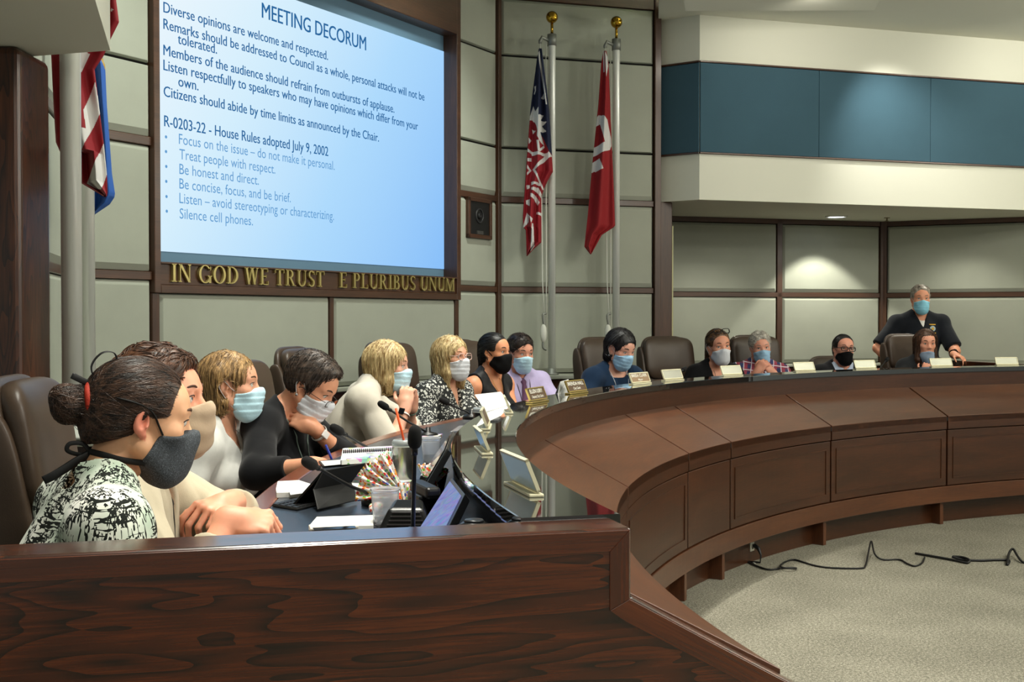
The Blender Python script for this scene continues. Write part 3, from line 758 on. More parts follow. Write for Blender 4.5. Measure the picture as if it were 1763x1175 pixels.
# ---------------------------------------------------------------- executive chairs
LEATHER = M('brown_leather', '#41342a', .4, spec=.45, bump=(260, .18, .0015), var=(7, .12))
LEATHER_L = M('brown_leather_light', '#5a4b40', .45, spec=.4, bump=(260, .18, .0015), var=(7, .10))
CHAIR_BLK = M('chair_black', '#121213', .45)
def pillow(name, w, h, d, mat, parent, loc, pitch=0, curve=0., pw=4.5, yaw=0, bulge=0.):
    """rounded leather cushion, w across, h high, d thick; local y is the front"""
    n, m = 26, 22; v = []; f = []
    for i in range(n + 1):
        a = math.pi * i / n - math.pi / 2
        for k in range(m * 2):
            b = math.pi * k / m
            def se(c, e): return math.copysign(abs(c) ** (2 / e), c)
            x = w / 2 * se(math.cos(a), pw) * se(math.cos(b), pw); y = d / 2 * se(math.cos(a), 2.6) * se(math.sin(b), 2.6); z = h / 2 * se(math.sin(a), pw)
            y += curve * (x / (w / 2)) ** 2 + bulge * (1 - (2 * z / h) ** 2) * (1 - (2 * x / w) ** 2) * (1 if y > 0 else 0)
            v.append((x, y, z))
    for i in range(n):
        for k in range(m * 2): f.append((i * 2 * m + k, i * 2 * m + (k + 1) % (2 * m), (i + 1) * 2 * m + (k + 1) % (2 * m), (i + 1) * 2 * m + k))
    R = rotm(yaw, pitch, 0); v = np.array(v) @ R.T + np.array(loc)
    return mesh_obj(name, v, f, mat, parent, True)
def make_chair():
    r = empty('executive_chair')
    pillow('back_shell', .50, .80, .07, LEATHER, r, (0, -.285, .93), -9, .03)
    pillow('headrest', .465, .325, .085, LEATHER, r, (0, -.285, 1.155), -9, .035, bulge=.015)
    pillow('back_cushion', .46, .42, .08, LEATHER_L, r, (0, -.225, .79), -9, .035, bulge=.02)
    for s in (-1, 1): pillow('side_bolster', .055, .70, .095, LEATHER, r, (s * .230, -.262, .90), -9, 0)
    pillow('seat', .52, .50, .11, LEATHER_L, r, (0, .0, .475), 90, 0)
    for s in (-1, 1):
        b = MB().tube(smooth_path([(s * .30, -.20, .52), (s * .31, -.19, .66), (s * .31, -.10, .69), (s * .31, .12, .69), (s * .31, .17, .66), (s * .295, .14, .44)], 5), .016, 8, flat=(1, 1.5))
        b.build('armrest', CHAIR_BLK, r, True)
    MB().lathe([(.03, .12), (.03, .30), (.022, .30), (.022, .42)], seg=16).build('gas_column', CHAIR_BLK, r, True)
    for k in range(5):
        a = k * 2 * math.pi / 5; c, s = math.cos(a), math.sin(a)
        l = MB().tube([(0, 0, .125), (c * .15, s * .15, .115), (c * .29, s * .29, .085)], [.026, .022, .016], 8).build('base_leg', CHAIR_BLK, r, True)
        MB().sphere((c * .29, s * .29, .03), (.026, .026, .03), seg=12, ring=8).build('caster', CHAIR_BLK, l, True)
    return r
CHAIR0 = make_chair(); CHAIR_N = [0]
def chair(x, y, face, label, dz=0.):
    r = CHAIR0 if CHAIR_N[0] == 0 else copy_tree(CHAIR0)
    CHAIR_N[0] += 1
    r.location = (x, y, 0); r.rotation_euler = (0, 0, math.radians(-face))
    if dz:
        r.scale = (1, 1, 1 + dz)
    return tag(r, label, 'chair', 'brown leather chairs behind the dais')
# ---------------------------------------------------------------- people
def skin(col):
    n = 'skin_' + col
    if n in MATS: return MATS[n]
    t = NT(n); c = lin(col); v = t.co()
    f = t.noise(v, 30, 4, .6); hi = (min(1, c[0] * 1.08), c[1] * 1.02, c[2], 1); lo = (c[0] * .95, c[1] * .88, c[2] * .86, 1)
    t.l(t.ramp(f, [(.3, lo), (.7, hi)]), t.b.inputs['Base Color'])
    t.b.inputs['Roughness'].default_value = .48; t.b.inputs['Specular IOR Level'].default_value = .4
    t.b.inputs['Subsurface Weight'].default_value = .12; t.b.inputs['Subsurface Scale'].default_value = .006; t.b.inputs['Subsurface Radius'].default_value = (1, .35, .2)
    t.bump(t.noise(v, 700, 2, .6), .08, .0006)
    MATS[n] = t.m; return t.m
def hairmat(dark, light, ax='z'):
    n = 'hair_' + dark + light + ax
    if n in MATS: return MATS[n]
    t = NT(n); v = t.co('Object', (1, 1, .13) if ax == 'z' else (1, .16, 1))
    f = t.noise(v, 85, 5, .7, dist=.6)
    t.l(t.ramp(f, [(.38, dark), (.62, light)]), t.b.inputs['Base Color'])
    t.b.inputs['Roughness'].default_value = .42; t.b.inputs['Specular IOR Level'].default_value = .45
    t.bump(t.noise(v, 420, 3, .7), .35, .002)
    MATS[n] = t.m; return t.m
def eyemat(iris):
    n = 'eye_' + iris
    if n in MATS: return MATS[n]
    t = NT(n); v = t.co('Object')
    sp = t.n('ShaderNodeSeparateXYZ'); t.l(v, sp.inputs[0])
    r = t.math('SQRT', t.math('ADD', t.math('POWER', sp.outputs[0], 2.), t.math('POWER', sp.outputs[2], 2.)))
    f = t.math('MULTIPLY', r, 100.)
    t.l(t.ramp(f, [(0, '#050505'), (.22, '#050505'), (.26, iris), (.50, iris), (.58, '#d8d0c8')]), t.b.inputs['Base Color'])
    t.b.inputs['Roughness'].default_value = .12
    MATS[n] = t.m; return t.m
def clothmat(name, col, rough=.85, var=.08, bump=.25, sc=300):
    if name in MATS: return MATS[name]
    return M(name, col, rough, spec=.2, bump=(sc, bump, .0015), var=(14, var), sheen=.1)

def head_prims(s, xf, k=1., fem=True, jaw=1.):
    E = lambda c, r, kk=.015, m='u', R=None: s.ell(np.array(c) * k, np.array(r) * k, R, kk * k, m, xf)
    Cp = lambda a, b, ra, rb=None, kk=.01, m='u': s.cap(np.array(a) * k, np.array(b) * k, ra * k, None if rb is None else rb * k, kk * k, m, xf)
    E((0, -.014, .032), (.075, .096, .084), .01)
    E((0, .028, -.035), (.062 * jaw, .066, .078), .03)
    E((0, .040, .035), (.058, .050, .045), .03)
    Cp((-.022, .062, -.100), (.022, .062, -.100), .020, kk=.03)
    for q in (-1, 1):
        E((q * .044, .052, -.022), (.022, .026, .02), .02)                      # cheekbone
        Cp((q * .060 * jaw, -.005, -.055), (q * .030, .050, -.100), .018, .016, .025)   # jaw line
        Cp((q * .014, .086, .020), (q * .044, .070, .021), .009, .008, .014)    # brow
    for q in (-1, 1): E((q * .032, .094, -.002), (.019, .014, .0125), .012, 's')    # eye socket
    for q in (-1, 1):
        Cp((q * .018, .0815, .004), (q * .032, .0865, .009), .0042, kk=.004); Cp((q * .032, .0865, .009), (q * .046, .075, .003), .0042, .0035, .004)
        Cp((q * .019, .080, -.005), (q * .045, .0755, -.006), .0042, kk=.005)
    Cp((0, .084, .010), (0, .106, -.030), .0075, .0105, .012)                   # nose
    E((0, .107, -.034), (.011, .011, .0095), .008)
    for q in (-1, 1): E((q * .0115, .097, -.038), (.0085, .011, .0075), .007)
    for q in (-1, 1): E((q * .0065, .103, -.0455), (.0038, .005, .003), .003, 's')
    Cp((-.020, .080, -.0665), (.020, .080, -.0665), .0075, kk=.008); Cp((-.016, .080, -.078), (.016, .080, -.078), .0085, kk=.008)
    E((0, .099, -.0718), (.024, .012, .0018), .004, 's')
    for q in (-1, 1):                                                           # ears: shell, hollow, lobe, rim
        R = rotm(0, 10, 0) @ rotm(q * -22, 0, 0)
        E((q * .0765, -.012, -.006), (.0095, .0165, .0275), .005, R=R)
        E((q * .0845, -.0075, -.003), (.0125, .0090, .0170), .003, 's', R)
        E((q * .0755, -.006, -.031), (.006, .008, .009), .005)
        Cp((q * .0775, .002, -.010), (q * .0795, -.001, -.015), .004, kk=.003); Cp((q * .079, -.014, .008), (q * .0795, -.016, -.012), .0028, kk=.003)

def hand_prims(s, xf, side, curl=(35, 40, 45, 50), spread=1., thumb=(25, 20), k=1., straight=0):
    """wrist at the origin, +y to the fingers, +z the back of the hand; side +1 right, -1 left"""
    th = -side
    s.ell((0, .045, 0), (.041 * k, .052, .0165), None, .012, 'u', xf); s.ell((th * .022, .030, -.008), (.018, .030, .015), None, .012, 'u', xf)
    s.cap((0, -.01, 0), (0, .03, 0), .026 * k, .027 * k, .015, 'u', xf)
    xs = [th * .030, th * .0105, -th * .0095, -th * .0285]; L = [(.043, .026, .021), (.047, .030, .022), (.044, .028, .021), (.034, .021, .019)]
    for i, (x, l) in enumerate(zip(xs, L)):
        p = np.array([x * k, .088 - abs(i - 1.3) * .004, .001]); a = 0.; sp = math.radians((1.3 - i) * 4.5 * spread) * th
        s.cap((x * .55, .04, 0), p, .0105, .0098, .006, 'u', xf)
        for j, ln in enumerate(l):
            a += math.radians(curl[i] * (1.0, 1.15, .75)[j])
            q = p + ln * k * np.array([math.sin(sp) * math.cos(a), math.cos(sp) * math.cos(a), -math.sin(a)])
            s.cap(p, q, .0092 - j * .0009, .0085 - j * .001, .0035, 'u', xf); p = q
    p = np.array([th * .030, .022, -.006]); d = unit([th * .80, .75, -.35])
    for j, ln in enumerate((.040, .032, .026)):
        q = p + d * ln; s.cap(p, q, .0125 - j * .0016, .0112 - j * .0016, .005, 'u', xf); p = q
        c, sn = math.cos(math.radians(thumb[min(j, 1)])), math.sin(math.radians(thumb[min(j, 1)])); d = unit([d[0] * c - th * sn * .8, d[1] * c + .25 * sn, d[2] - .35 * sn])

def strands(name, shape, v, parent, mat, flow, n, length, rad, lift, seed, keep=None, steps=9, wob=.10):
    """fine locks lying on the hair volume, following a direction field"""
    r = np.random.RandomState(seed)
    if keep is not None: v = v[keep(v)]
    if len(v) < 10: return None
    p = v[r.randint(0, len(v), n)] + r.normal(size=(n, 3)) * .001
    L = length * r.uniform(.6, 1.2, n); off = r.uniform(-.001, 1, n) * lift; path = []
    w = r.normal(size=(n, 3)) * wob
    for i in range(steps):
        g = shape.grad(p); d = shape(p); h = off * (1 - .3 * abs(i / (steps - 1) - .5))
        p = p - g * (d - h)[:, None]; path.append(p.copy())
        u = flow(p) + w; u = u - g * (u * g).sum(1, keepdims=True) * .92
        u /= np.linalg.norm(u, axis=1, keepdims=True) + 1e-9
        p = p + u * (L / steps)[:, None]
    path = np.stack(path, 1); N, S, _ = path.shape
    tan = np.gradient(path, axis=1); tan /= np.linalg.norm(tan, axis=2, keepdims=True) + 1e-9
    up = r.normal(size=(N, 1, 3)); a = np.cross(tan, up); a /= np.linalg.norm(a, axis=2, keepdims=True) + 1e-9; b = np.cross(tan, a)
    R = (rad * r.uniform(.6, 1.4, N))[:, None] * (np.sin(np.linspace(.25, 3.0, S)) ** .6)[None]
    V = np.stack([path + (a * math.cos(t) + b * math.sin(t)) * R[..., None] for t in (0, 2.094, 4.189)], 2).reshape(-1, 3)
    base = (np.arange(N) * S * 3)[:, None, None] + (np.arange(S - 1) * 3)[None, :, None] + np.arange(3)[None, None]
    nx = (np.arange(N) * S * 3)[:, None, None] + (np.arange(S - 1) * 3)[None, :, None] + ((np.arange(3) + 1) % 3)[None, None]
    F = np.stack([base, nx, nx + 3, base + 3], -1).reshape(-1, 4)
    return V, F

MASK_BLUE = M('mask_blue', '#b9dcea', .8, spec=.2, bump=(120, .35, .002), sheen=.1)
MASK_BLUE2 = M('mask_sky', '#9cc4e2', .8, spec=.2, bump=(120, .35, .002))
MASK_TEAL = M('mask_teal', '#8fcfe6', .8, spec=.2, bump=(120, .35, .002))
MASK_WHITE = M('mask_white', '#dcdfe6', .85, spec=.2, bump=(90, .35, .002))
MASK_BLACK = M('mask_black', '#08080a', .8, spec=.25, bump=(200, .2, .001))
MASK_GREY = M('mask_grey', '#8a9bb0', .9, spec=.2, bump=(200, .3, .001))
MASK_CHAR = NT('mask_charcoal'); _v = MASK_CHAR.co()
MASK_CHAR.l(MASK_CHAR.ramp(MASK_CHAR.noise(_v, 420, 4, .8), [(.35, '#26282b'), (.55, '#44494f'), (.72, '#7c858c')]), MASK_CHAR.b.inputs['Base Color'])
MASK_CHAR.b.inputs['Roughness'].default_value = .95; MASK_CHAR.bump(MASK_CHAR.noise(_v, 500, 3, .7), .5, .002); MASK_CHAR = MASK_CHAR.m
LOOP_W = M('ear_loop_white', '#d8d8d8', .8); LOOP_B = M('ear_loop_black', '#0a0a0a', .8)
GLASS = M('clear_lens', '#ffffff', .02, trans=1., ior=1.05)

def person(label, head, face, pitch, body, lean, roll=0, k=1., fem=True, zs=.53, skin_c='#d9a184', hair=None, mask=None, tops=(), arms=None, vox=.006,
           brow='#4a3320', iris='#5a4430', wide=1., glasses=None, legs=True, legs_mat=None, belly=0., bust=1., jaw=1., side=0., stand=False, seed=1, extra=None, chin_mask=False, hunch=0., shrug=0., ear_c=None):
    hw = at(*head); f = dirv(body); rt = np.array([f[1], -f[0]])
    rxy = hw[:2] - f * lean - rt * side
    root = empty('person', (rxy[0], rxy[1], 0), math.radians(-body), label, 'person')
    W2L = XF((rxy[0], rxy[1], 0), rotm(body)); w2l = W2L.inv
    hl = np.array([side, lean, hw[2]]); RH = rotm(face - body, pitch, roll); hx = XF(hl, RH)
    H = np.array([0, 0, zs]); pv = hx((0, -.018 * k, -.065 * k))
    sd = unit(pv - H); nd = unit(sd * (1 - .35 * hunch) + np.array([0, .12 + .75 * hunch, .25])); N = pv - .103 * k * nd
    sd = unit(N - H); TR = np.stack([np.array([1., 0, 0]), np.cross(sd, [1., 0, 0]), sd], 1); TR[:, 1] /= np.linalg.norm(TR[:, 1]); TR[:, 0] = np.cross(TR[:, 1], TR[:, 2])
    sw = (.158 if fem else .185) * wide; tl = np.linalg.norm(N - H); tx = XF(N, TR)
    SH = {q: tx((q * sw, -.008, -.056 + shrug)) for q in (-1, 1)}
    ua, fa = ((.275, .235) if fem else (.30, .255))
    # --- torso
    def torso(fit=0.):
        t = Shape(); mid = lambda u: H + (N - H) * u
        t.ell(H + np.array([0, -.01, 0]), (.165 * wide, .125, .12), TR, .03)
        t.ell(mid(.33), (.130 * wide + .01 * (not fem), .10 + belly * .4, tl * .26), TR, .06)
        t.ell(mid(.68), ((.142 if fem else .165) * wide, .105, tl * .30), TR, .06)
        if belly: t.ell(mid(.28) + TR[:, 1] * .06, (.13 * wide, .06 + belly, tl * .2), TR, .05)
        t.cap(SH[-1], SH[1], .052, k=.05)
        for q in (-1, 1):
            t.cap(tx((q * .03, -.012, .035)), SH[q] + TR[:, 2] * .012, .040, .040, .035)
            t.ell(SH[q], (.058, .058, .06), TR, .03)
            if fem and bust: t.ell(mid(.66) + TR @ np.array([q * .066, .083, 0]), .060 * bust, None, .04)
        return t
    T = torso()
    # --- arms
    AJ = {}
    for q in (-1, 1):
        spec = (arms or {}).get(q) or dict(rest=True)
        if spec.get('rest'):
            el = SH[q] + ua * unit([q * .22, .20, -1.]); wr = el + fa * unit([-q * .25, .9, -.25]) if not stand else el + fa * unit([q * .02, .25, -1])
        else:
            wr = w2l(np.asarray(spec['wrist'], float)); s_ = SH[q]; v = wr - s_; d = np.linalg.norm(v); dm = (ua + fa) * .985
            if d > dm: wr = s_ + v * dm / d; d = dm
            u = v / d; x = (ua * ua - fa * fa + d * d) / (2 * d); h = math.sqrt(max(ua * ua - x * x, 1e-6))
            hint = np.asarray(spec.get('hint', (q * .5, -.2, -1.)), float); hint = unit(hint - u * (hint @ u)); el = s_ + u * x + hint * h
        fd = unit(wr - el); hd = unit(W2L.R.T @ np.asarray(spec['dir'], float)) if 'dir' in spec else fd
        do = W2L.R.T @ np.asarray(spec['dorsal'], float) if 'dorsal' in spec else np.array([0, .2, 1.])
        do = unit(do - hd * (do @ hd)); AJ[q] = (SH[q], el, wr, XF(wr, np.stack([np.cross(hd, do), hd, do], 1)), spec)
    # --- body surface
    B = Shape(); head_prims(B, hx, k, fem, jaw)
    B.cap(hx((0, -.028 * k, -.05 * k)), N + nd * .01 - TR[:, 1] * .01, (.050 if fem else .058) * k, (.052 if fem else .062) * k, .025)
    B.add(T, .03)
    am = 1. if fem else 1.14
    for q in (-1, 1):
        s_, el, wr, ax, spec = AJ[q]
        B.cap(s_, el, .047 * am, .038 * am, .03); B.cap(el, wr, .039 * am, .026 * am, .015)
        B.ell(el + (wr - el) * .28, (.041 * am, .041 * am, .041 * am), None, .04)
        hand_prims(B, ax, q, spec.get('curl', (28, 32, 36, 40)), spec.get('spread', 1.), spec.get('thumb', (22, 18)), am * .97)
    pts = np.array([hl, H, N] + [x for q in AJ for x in AJ[q][:3]])
    lo, hi = pts.min(0) - .25, pts.max(0) + .25
    zcut = H[2] - .02
    B.plane((0, 0, zcut), (0, 0, -1), .01); lo[2] = zcut - .03
    def earzone(c):
        l = hx.inv(c) / k; return ((np.abs(l[:, 0]) > .0735) & (np.abs(l[:, 1] + .01) < .03) & (l[:, 2] > -.042) & (l[:, 2] < .03)).astype(int)
    sdf_obj('body', B, lo, hi, vox, [skin(skin_c), skin(ear_c)] if ear_c else skin(skin_c), root, 1, earzone if ear_c else None)
    # --- eyes and brows
    es = (hair or {}).get('look', (0, 0))
    for q in (-1, 1):
        e = MB().sphere((0, 0, 0), .0125 * k, seg=16, ring=12).build('eye', eyemat(iris), root, True)
        e.location = hx(np.array([q * .032, .0745, .0015]) * k)
        e.rotation_euler = Matrix((RH @ rotm(es[0], es[1], 0)).tolist()).to_euler()
        b = MB().tube(smooth_path([hx(np.array(c) * k) for c in ((q * .016, .0955, .024), (q * .030, .0925, .0300), (q * .043, .083, .0285), (q * .052, .071, .023))], 4), [.0022 * k * x for x in (.5, .7, .8, .85, .85, .85, .8, .75, .7, .6, .45, .3, .2)], 6, flat=(1, 1.7)).build('eyebrow', M('brow_' + brow, brow, .7), root, True)
        l = MB().tube(smooth_path([hx(np.array(c) * k) for c in ((q * .0195, .0855, .0035), (q * .026, .0895, .0075), (q * .034, .0895, .0085), (q * .042, .084, .0065), (q * .0475, .078, .0025))], 3), .0013 * k, 5).build('eyelash', M('lash', '#1a1210', .6), root, True)
    # --- clothes
    for li, tp in enumerate(tops):
        g = tp.get('g', .010) + .004; Cs = Shape(); Cs.add(T, .02, 'u', g)
        for q in (-1, 1):
            s_, el, wr, ax, spec = AJ[q]; sl = tp.get('sleeve', 2.); lo_ = tp.get('loose', .006)
            if sl > 0:
                A = Shape(); e1 = min(sl, 1.); end = s_ + (el - s_) * e1
                A.cap(s_, end, .050 * am + g, (.050 + (.040 - .050) * e1) * am + g + lo_, .03)
                if sl > 1:
                    e2 = sl - 1; end = el + (wr - el) * e2; A2 = A; A = Shape(); A.cap(el, end, .041 * am + g + lo_ * .6, (.036 - .010 * e2) * am + g * .75 + lo_ * .5, .025); A.plane(end, unit(wr - el), .004); Cs.add(A2, .03)
                else: A.plane(end, unit(el - s_), .004)
                Cs.add(A, .03)
            else:
                # armhole
                Cs.ell(SH[q] + TR @ np.array([q * .035, 0, .0]), (.06, .10, .115), TR, .01, 's')
        nk = tp.get('neck', 'crew'); nr = tp.get('nr', .066 if fem else .072)
        if tp.get('collar'):
            Cc = Shape(); c0 = N + nd * .004 - TR[:, 1] * .004
            Cc.cap(c0 - nd * .03, c0 + nd * .045 - TR[:, 1] * .008, (.064 if fem else .078) * k + g * .5, (.058 if fem else .068) * k + g * .4, .01); Cc.plane(c0 + nd * .036 + TR[:, 1] * .02, nd * 1. + TR[:, 1] * .55, .004)
            Cs.add(Cc, .018)
            Cs.cap(c0 + nd * .005, c0 + nd * .10 - TR[:, 1] * .005, (.055 if fem else .066) * k, (.056 if fem else .066) * k, .004, 's')
        else:
            up = tp.get('up', .028)
            Cs.ell(N + TR @ np.array([0, .022, up]), (nr * 1.12, nr * 1.18, .058), TR, .008, 's')
            Cs.cap(N - nd * .01, N + nd * .12, nr * .93, nr, .008, 's')
        if tp.get('v'):
            vd, vw = tp['v']
            def wedge(p, vd=vd, vw=vw):
                l = (p - N) @ TR; return np.maximum(np.abs(l[:, 0]) - np.clip(vw * (1 + (l[:, 2] - .01) / vd), -1, vw * 1.25), -l[:, 1] + .015) * .8
            Cs.fun(wedge, .006, 's')
        Cs.plane((0, 0, H[2] - .10 + .0), (0, 0, -1), .01)
        Cs.fun(wrinkle(seed * 7 + li, tp.get('wr', .003), tp.get('wf', 26.)), 0, 'd')
        cl = lo.copy(); cl[2] = H[2] - .14
        sdf_obj(tp['name'], Cs, cl - .03, hi + .03, vox * tp.get('vx', 1.), tp['mat'], root, 1)
    # --- legs
    if legs:
        Lg = Shape(); zk = zs - .03
        for q in (-1, 1):
            hp = H + np.array([q * .085, 0, -.01])
            if stand: kn = hp + np.array([q * .01, .02, -.43]); an = kn + np.array([0, -.02, -.42]); an[2] = .09
            else: kn = hp + np.array([q * .03, .40, -.01]); an = kn + np.array([0, .02, 0]); an[2] = .09
            Lg.cap(hp, kn, .088, .064, .04); Lg.cap(kn, an, .060, .046, .02)
            AJ['foot%d' % q] = an
        Lg.ell(H, (.168 * wide, .13, .115), TR, .04); Lg.plane(H + np.array([0, 0, .05]), (0, 0, 1), .01)
        a = np.array([-.32, -.25, .05]); b = np.array([.32, .60, H[2] + .12]); Lg.plane((0, 0, .085), (0, 0, -1), .004)
        sdf_obj('trousers', Lg, a, b, max(vox * 2, .012), legs_mat or clothmat('trousers_dark', '#1b1c22'), root, 1)
        for q in (-1, 1):
            an = AJ['foot%d' % q]; F = Shape(); F.cap((an[0], an[1] - .03, .035), (an[0] + q * .01, an[1] + .15, .03), .042, .034, .02); F.cap(an, (an[0], an[1], .05), .045, .045, .02); F.plane((0, 0, .004), (0, 0, -1), .004)
            sdf_obj('shoe', F, (an[0] - .1, an[1] - .12, -.01), (an[0] + .1, an[1] + .24, .14), .012, M('shoe_black', '#101010', .4), root)
    # --- hair
    if hair:
        Hs = Shape(); st = hair['style']; q_ = hair.get('t', .01)
        E = lambda c, r, kk=.02, m='u', R=None: Hs.ell(np.array(c) * k, np.array(r) * k, R, kk * k, m, hx)
        Cp = lambda a, b, ra, rb=None, kk=.02, m='u': Hs.cap(np.array(a) * k, np.array(b) * k, ra * k, None if rb is None else rb * k, kk * k, m, hx)
        E((0, -.016, .032), (.0755 + q_, .0965 + q_, .0845 + q_), .01)
        down = np.array([0, 0, -1.]); D = RH.T @ down         # true downward in the head frame
        flow = lambda p: np.tile(RH @ np.array([0, -1., -.3]), (len(p), 1)); keep = None; ln, rad, lift, cnt = .10, .0011, .003, 500
        face_op = hair.get('face', ((0, .150, -.036), (.112, .108, .140))); wob = .10
        if st == 'bun':
            E((0, -.06, -.02), (.066, .06, .07), .03)
            E(*face_op, .030, 's')
            for q in (-1, 1): E((q * .088, .022, -.03), (.032, .050, .043), .012, 's')
            Hs.plane(hx(np.array([0, -.09, -.062]) * k), RH @ unit([0, .42, -1]), .01)
            bn = np.array([0, -.138, .012]); Cp((0, -.09, .014), bn, .030, .026, .02)
            E(bn + [0, -.008, -.004], (.037, .034, .040), .01)
            E(bn + [0, -.016, .010], (.031, .031, .027), .008)
            if 0: Hs.fun(lambda p: .0012 * np.sin(np.linalg.norm((p - hx(bn * k)) * [1, 1, 1.4], axis=1) * 0 + 34 * np.arctan2(((p - hl) @ RH)[:, 0], ((p - hl) @ RH)[:, 2] - .01) + 1.5 * np.sin(((p - hl) @ RH)[:, 1] * 60)), 0, 'd')
            flow = lambda p: hx(bn * k) - p; ln, rad, lift, cnt = .15, .00075, .0012, 2000; wob = .04
        elif st == 'short':
            E((0, -.012, .058), (.070 + q_, .088 + q_, .064 + q_), .02)
            E(*face_op, .026, 's')
            for q in (-1, 1): E((q * .092, .008, -.035), (.034, .052, .048), .012, 's')
            Hs.plane(hx(np.array([0, -.08, -.060]) * k), RH @ unit([0, .35, -1]), .01)
            Hs.fun(wrinkle(seed + 50, .0035, 60.), 0, 'd')
            fl = hair.get('flow', (0, .9, .35)); flow = lambda p: RH @ np.array(fl) + .9 * np.sin((p - hl) @ RH * 70 + seed)
            ln, rad, lift, cnt = .045, .0011, .006, 900; wob = .35
        elif st in ('bob', 'long', 'pixie'):
            dn = hair.get('drop', .11); sp_ = hair.get('spread', 1.)
            if st != 'pixie':
                n_ = 3
                for q in (-1, 1):
                    sy = hair.get('sy', 0.)
                    Cp((q * .062, .015 + sy, .045), (q * .073 * sp_, .018 + sy, -dn * .55), .026, .024, .03)
                    Cp((q * .073 * sp_, .018 + sy, -dn * .55), (q * .069 * sp_, .012 + sy + hair.get('tipf', 0), -dn), .024, .014, .02)
                    Cp((q * .066, -.035, .03), (q * .070 * sp_, -.035, -dn * .98), .034, .022, .03)
                Cp((0, -.085, .03), (0, -.070, -dn), .040, .026, .04); Cp((-.035, -.078, .0), (-.04, -.062, -dn), .034, .024, .03); Cp((.035, -.078, .0), (.04, -.062, -dn), .034, .024, .03)
                E((0, .142, -.06 + hair.get('fz', 0)), (.060 * hair.get('fw', 1.), .112, .125), .014, 's')
                E((0, .0, -.17), (.052, .062, .085), .012, 's')
            else:
                E((0, -.03, .01), (.080, .085, .078), .03); E((0, .035, .085), (.058, .045, .026), .03)
                E(*face_op, .024, 's')
                for q in (-1, 1): E((q * .092, .000, -.030), (.032, .030, .040), .01, 's')
                Hs.plane(hx(np.array([0, -.08, -.085]) * k), RH @ unit([0, .3, -1]), .01)
            for q in hair.get('ears', ()): E((q * .092, .004, -.014), (.032, .040, .042), .01, 's')
            for a, b, r0, r1 in hair.get('locks', ()): Cp(a, b, r0, r1, .02)
            def groove(p):
                l = (p - hl) @ RH; a = np.arctan2(l[:, 0], -l[:, 1] + .02); return .0016 * (np.sin(a * 31 + 2.5 * np.sin(l[:, 2] * 28 + seed)) + .6 * np.sin(a * 67 + 2 * np.sin(l[:, 2] * 40)))
            Hs.fun(groove, 0, 'd')
            def flow(p):
                l = (p - hl) @ RH; u = np.zeros_like(l); u[:, 2] = -1; u[:, 0] = np.sign(l[:, 0] - .02) * np.clip(l[:, 2] * 12, 0, 1.5); u[:, 1] = -np.clip(l[:, 2] * 6, -.1, .5) + (.8 if st == 'pixie' else 0); return u @ RH.T
            ln, rad, lift, cnt = (.13, .0013, .003, 1000) if st != 'pixie' else (.055, .0012, .005, 900)
        elif st == 'back':          # smooth, tied or slicked back
            E(*face_op, .028, 's')
            for q in (-1, 1): E((q * .090, .014, -.032), (.032, .046, .044), .012, 's')
            E((0, -.055, -.025), (.066, .058, .066), .03); Hs.plane(hx(np.array([0, -.08, -.080]) * k), RH @ unit([0, .35, -1]), .01)
            for a, b, r0, r1 in hair.get('locks', ()): Cp(a, b, r0, r1, .02)
            ln, rad, lift, cnt = .10, .0010, .002, 600
        elif st == 'balding':
            E((0, .05, .11), (.062, .115, .062), .012, 's'); E(*face_op, .01, 's')
            for q in (-1, 1): E((q * .092, .010, -.035), (.032, .050, .046), .012, 's')
            Hs.plane(hx(np.array([0, -.08, -.060]) * k), RH @ unit([0, .35, -1]), .01); Hs.fun(wrinkle(seed + 50, .002, 70.), 0, 'd')
            flow = lambda p: np.tile(RH @ np.array([0, -1., -.6]), (len(p), 1)); ln, rad, lift, cnt = .03, .0010, .003, 400
        cnt = int(cnt * hair.get('n', 1.)); R_ = .22 * k + hair.get('drop', 0) * k
        v, fc = polygonise(Hs, hl - R_, hl + R_, hair.get('vox', vox * .8)); v = smooth_v(v, fc, 1)
        hm = hairmat(*hair['col'], 'y' if st in ('bun', 'back', 'short', 'pixie') else 'z'); V2, F2 = strands('h', Hs, v, root, hm, flow, cnt, ln * k * hair.get('ln', 1.), rad * hair.get('rad', 1.), lift, seed, wob=wob)
        ho = mesh_obj('hair', np.concatenate([v, V2]), np.concatenate([fc, F2 + len(v)]), hm, root, True)
        if st == 'bun': bun_ribbons(root, hx, k)
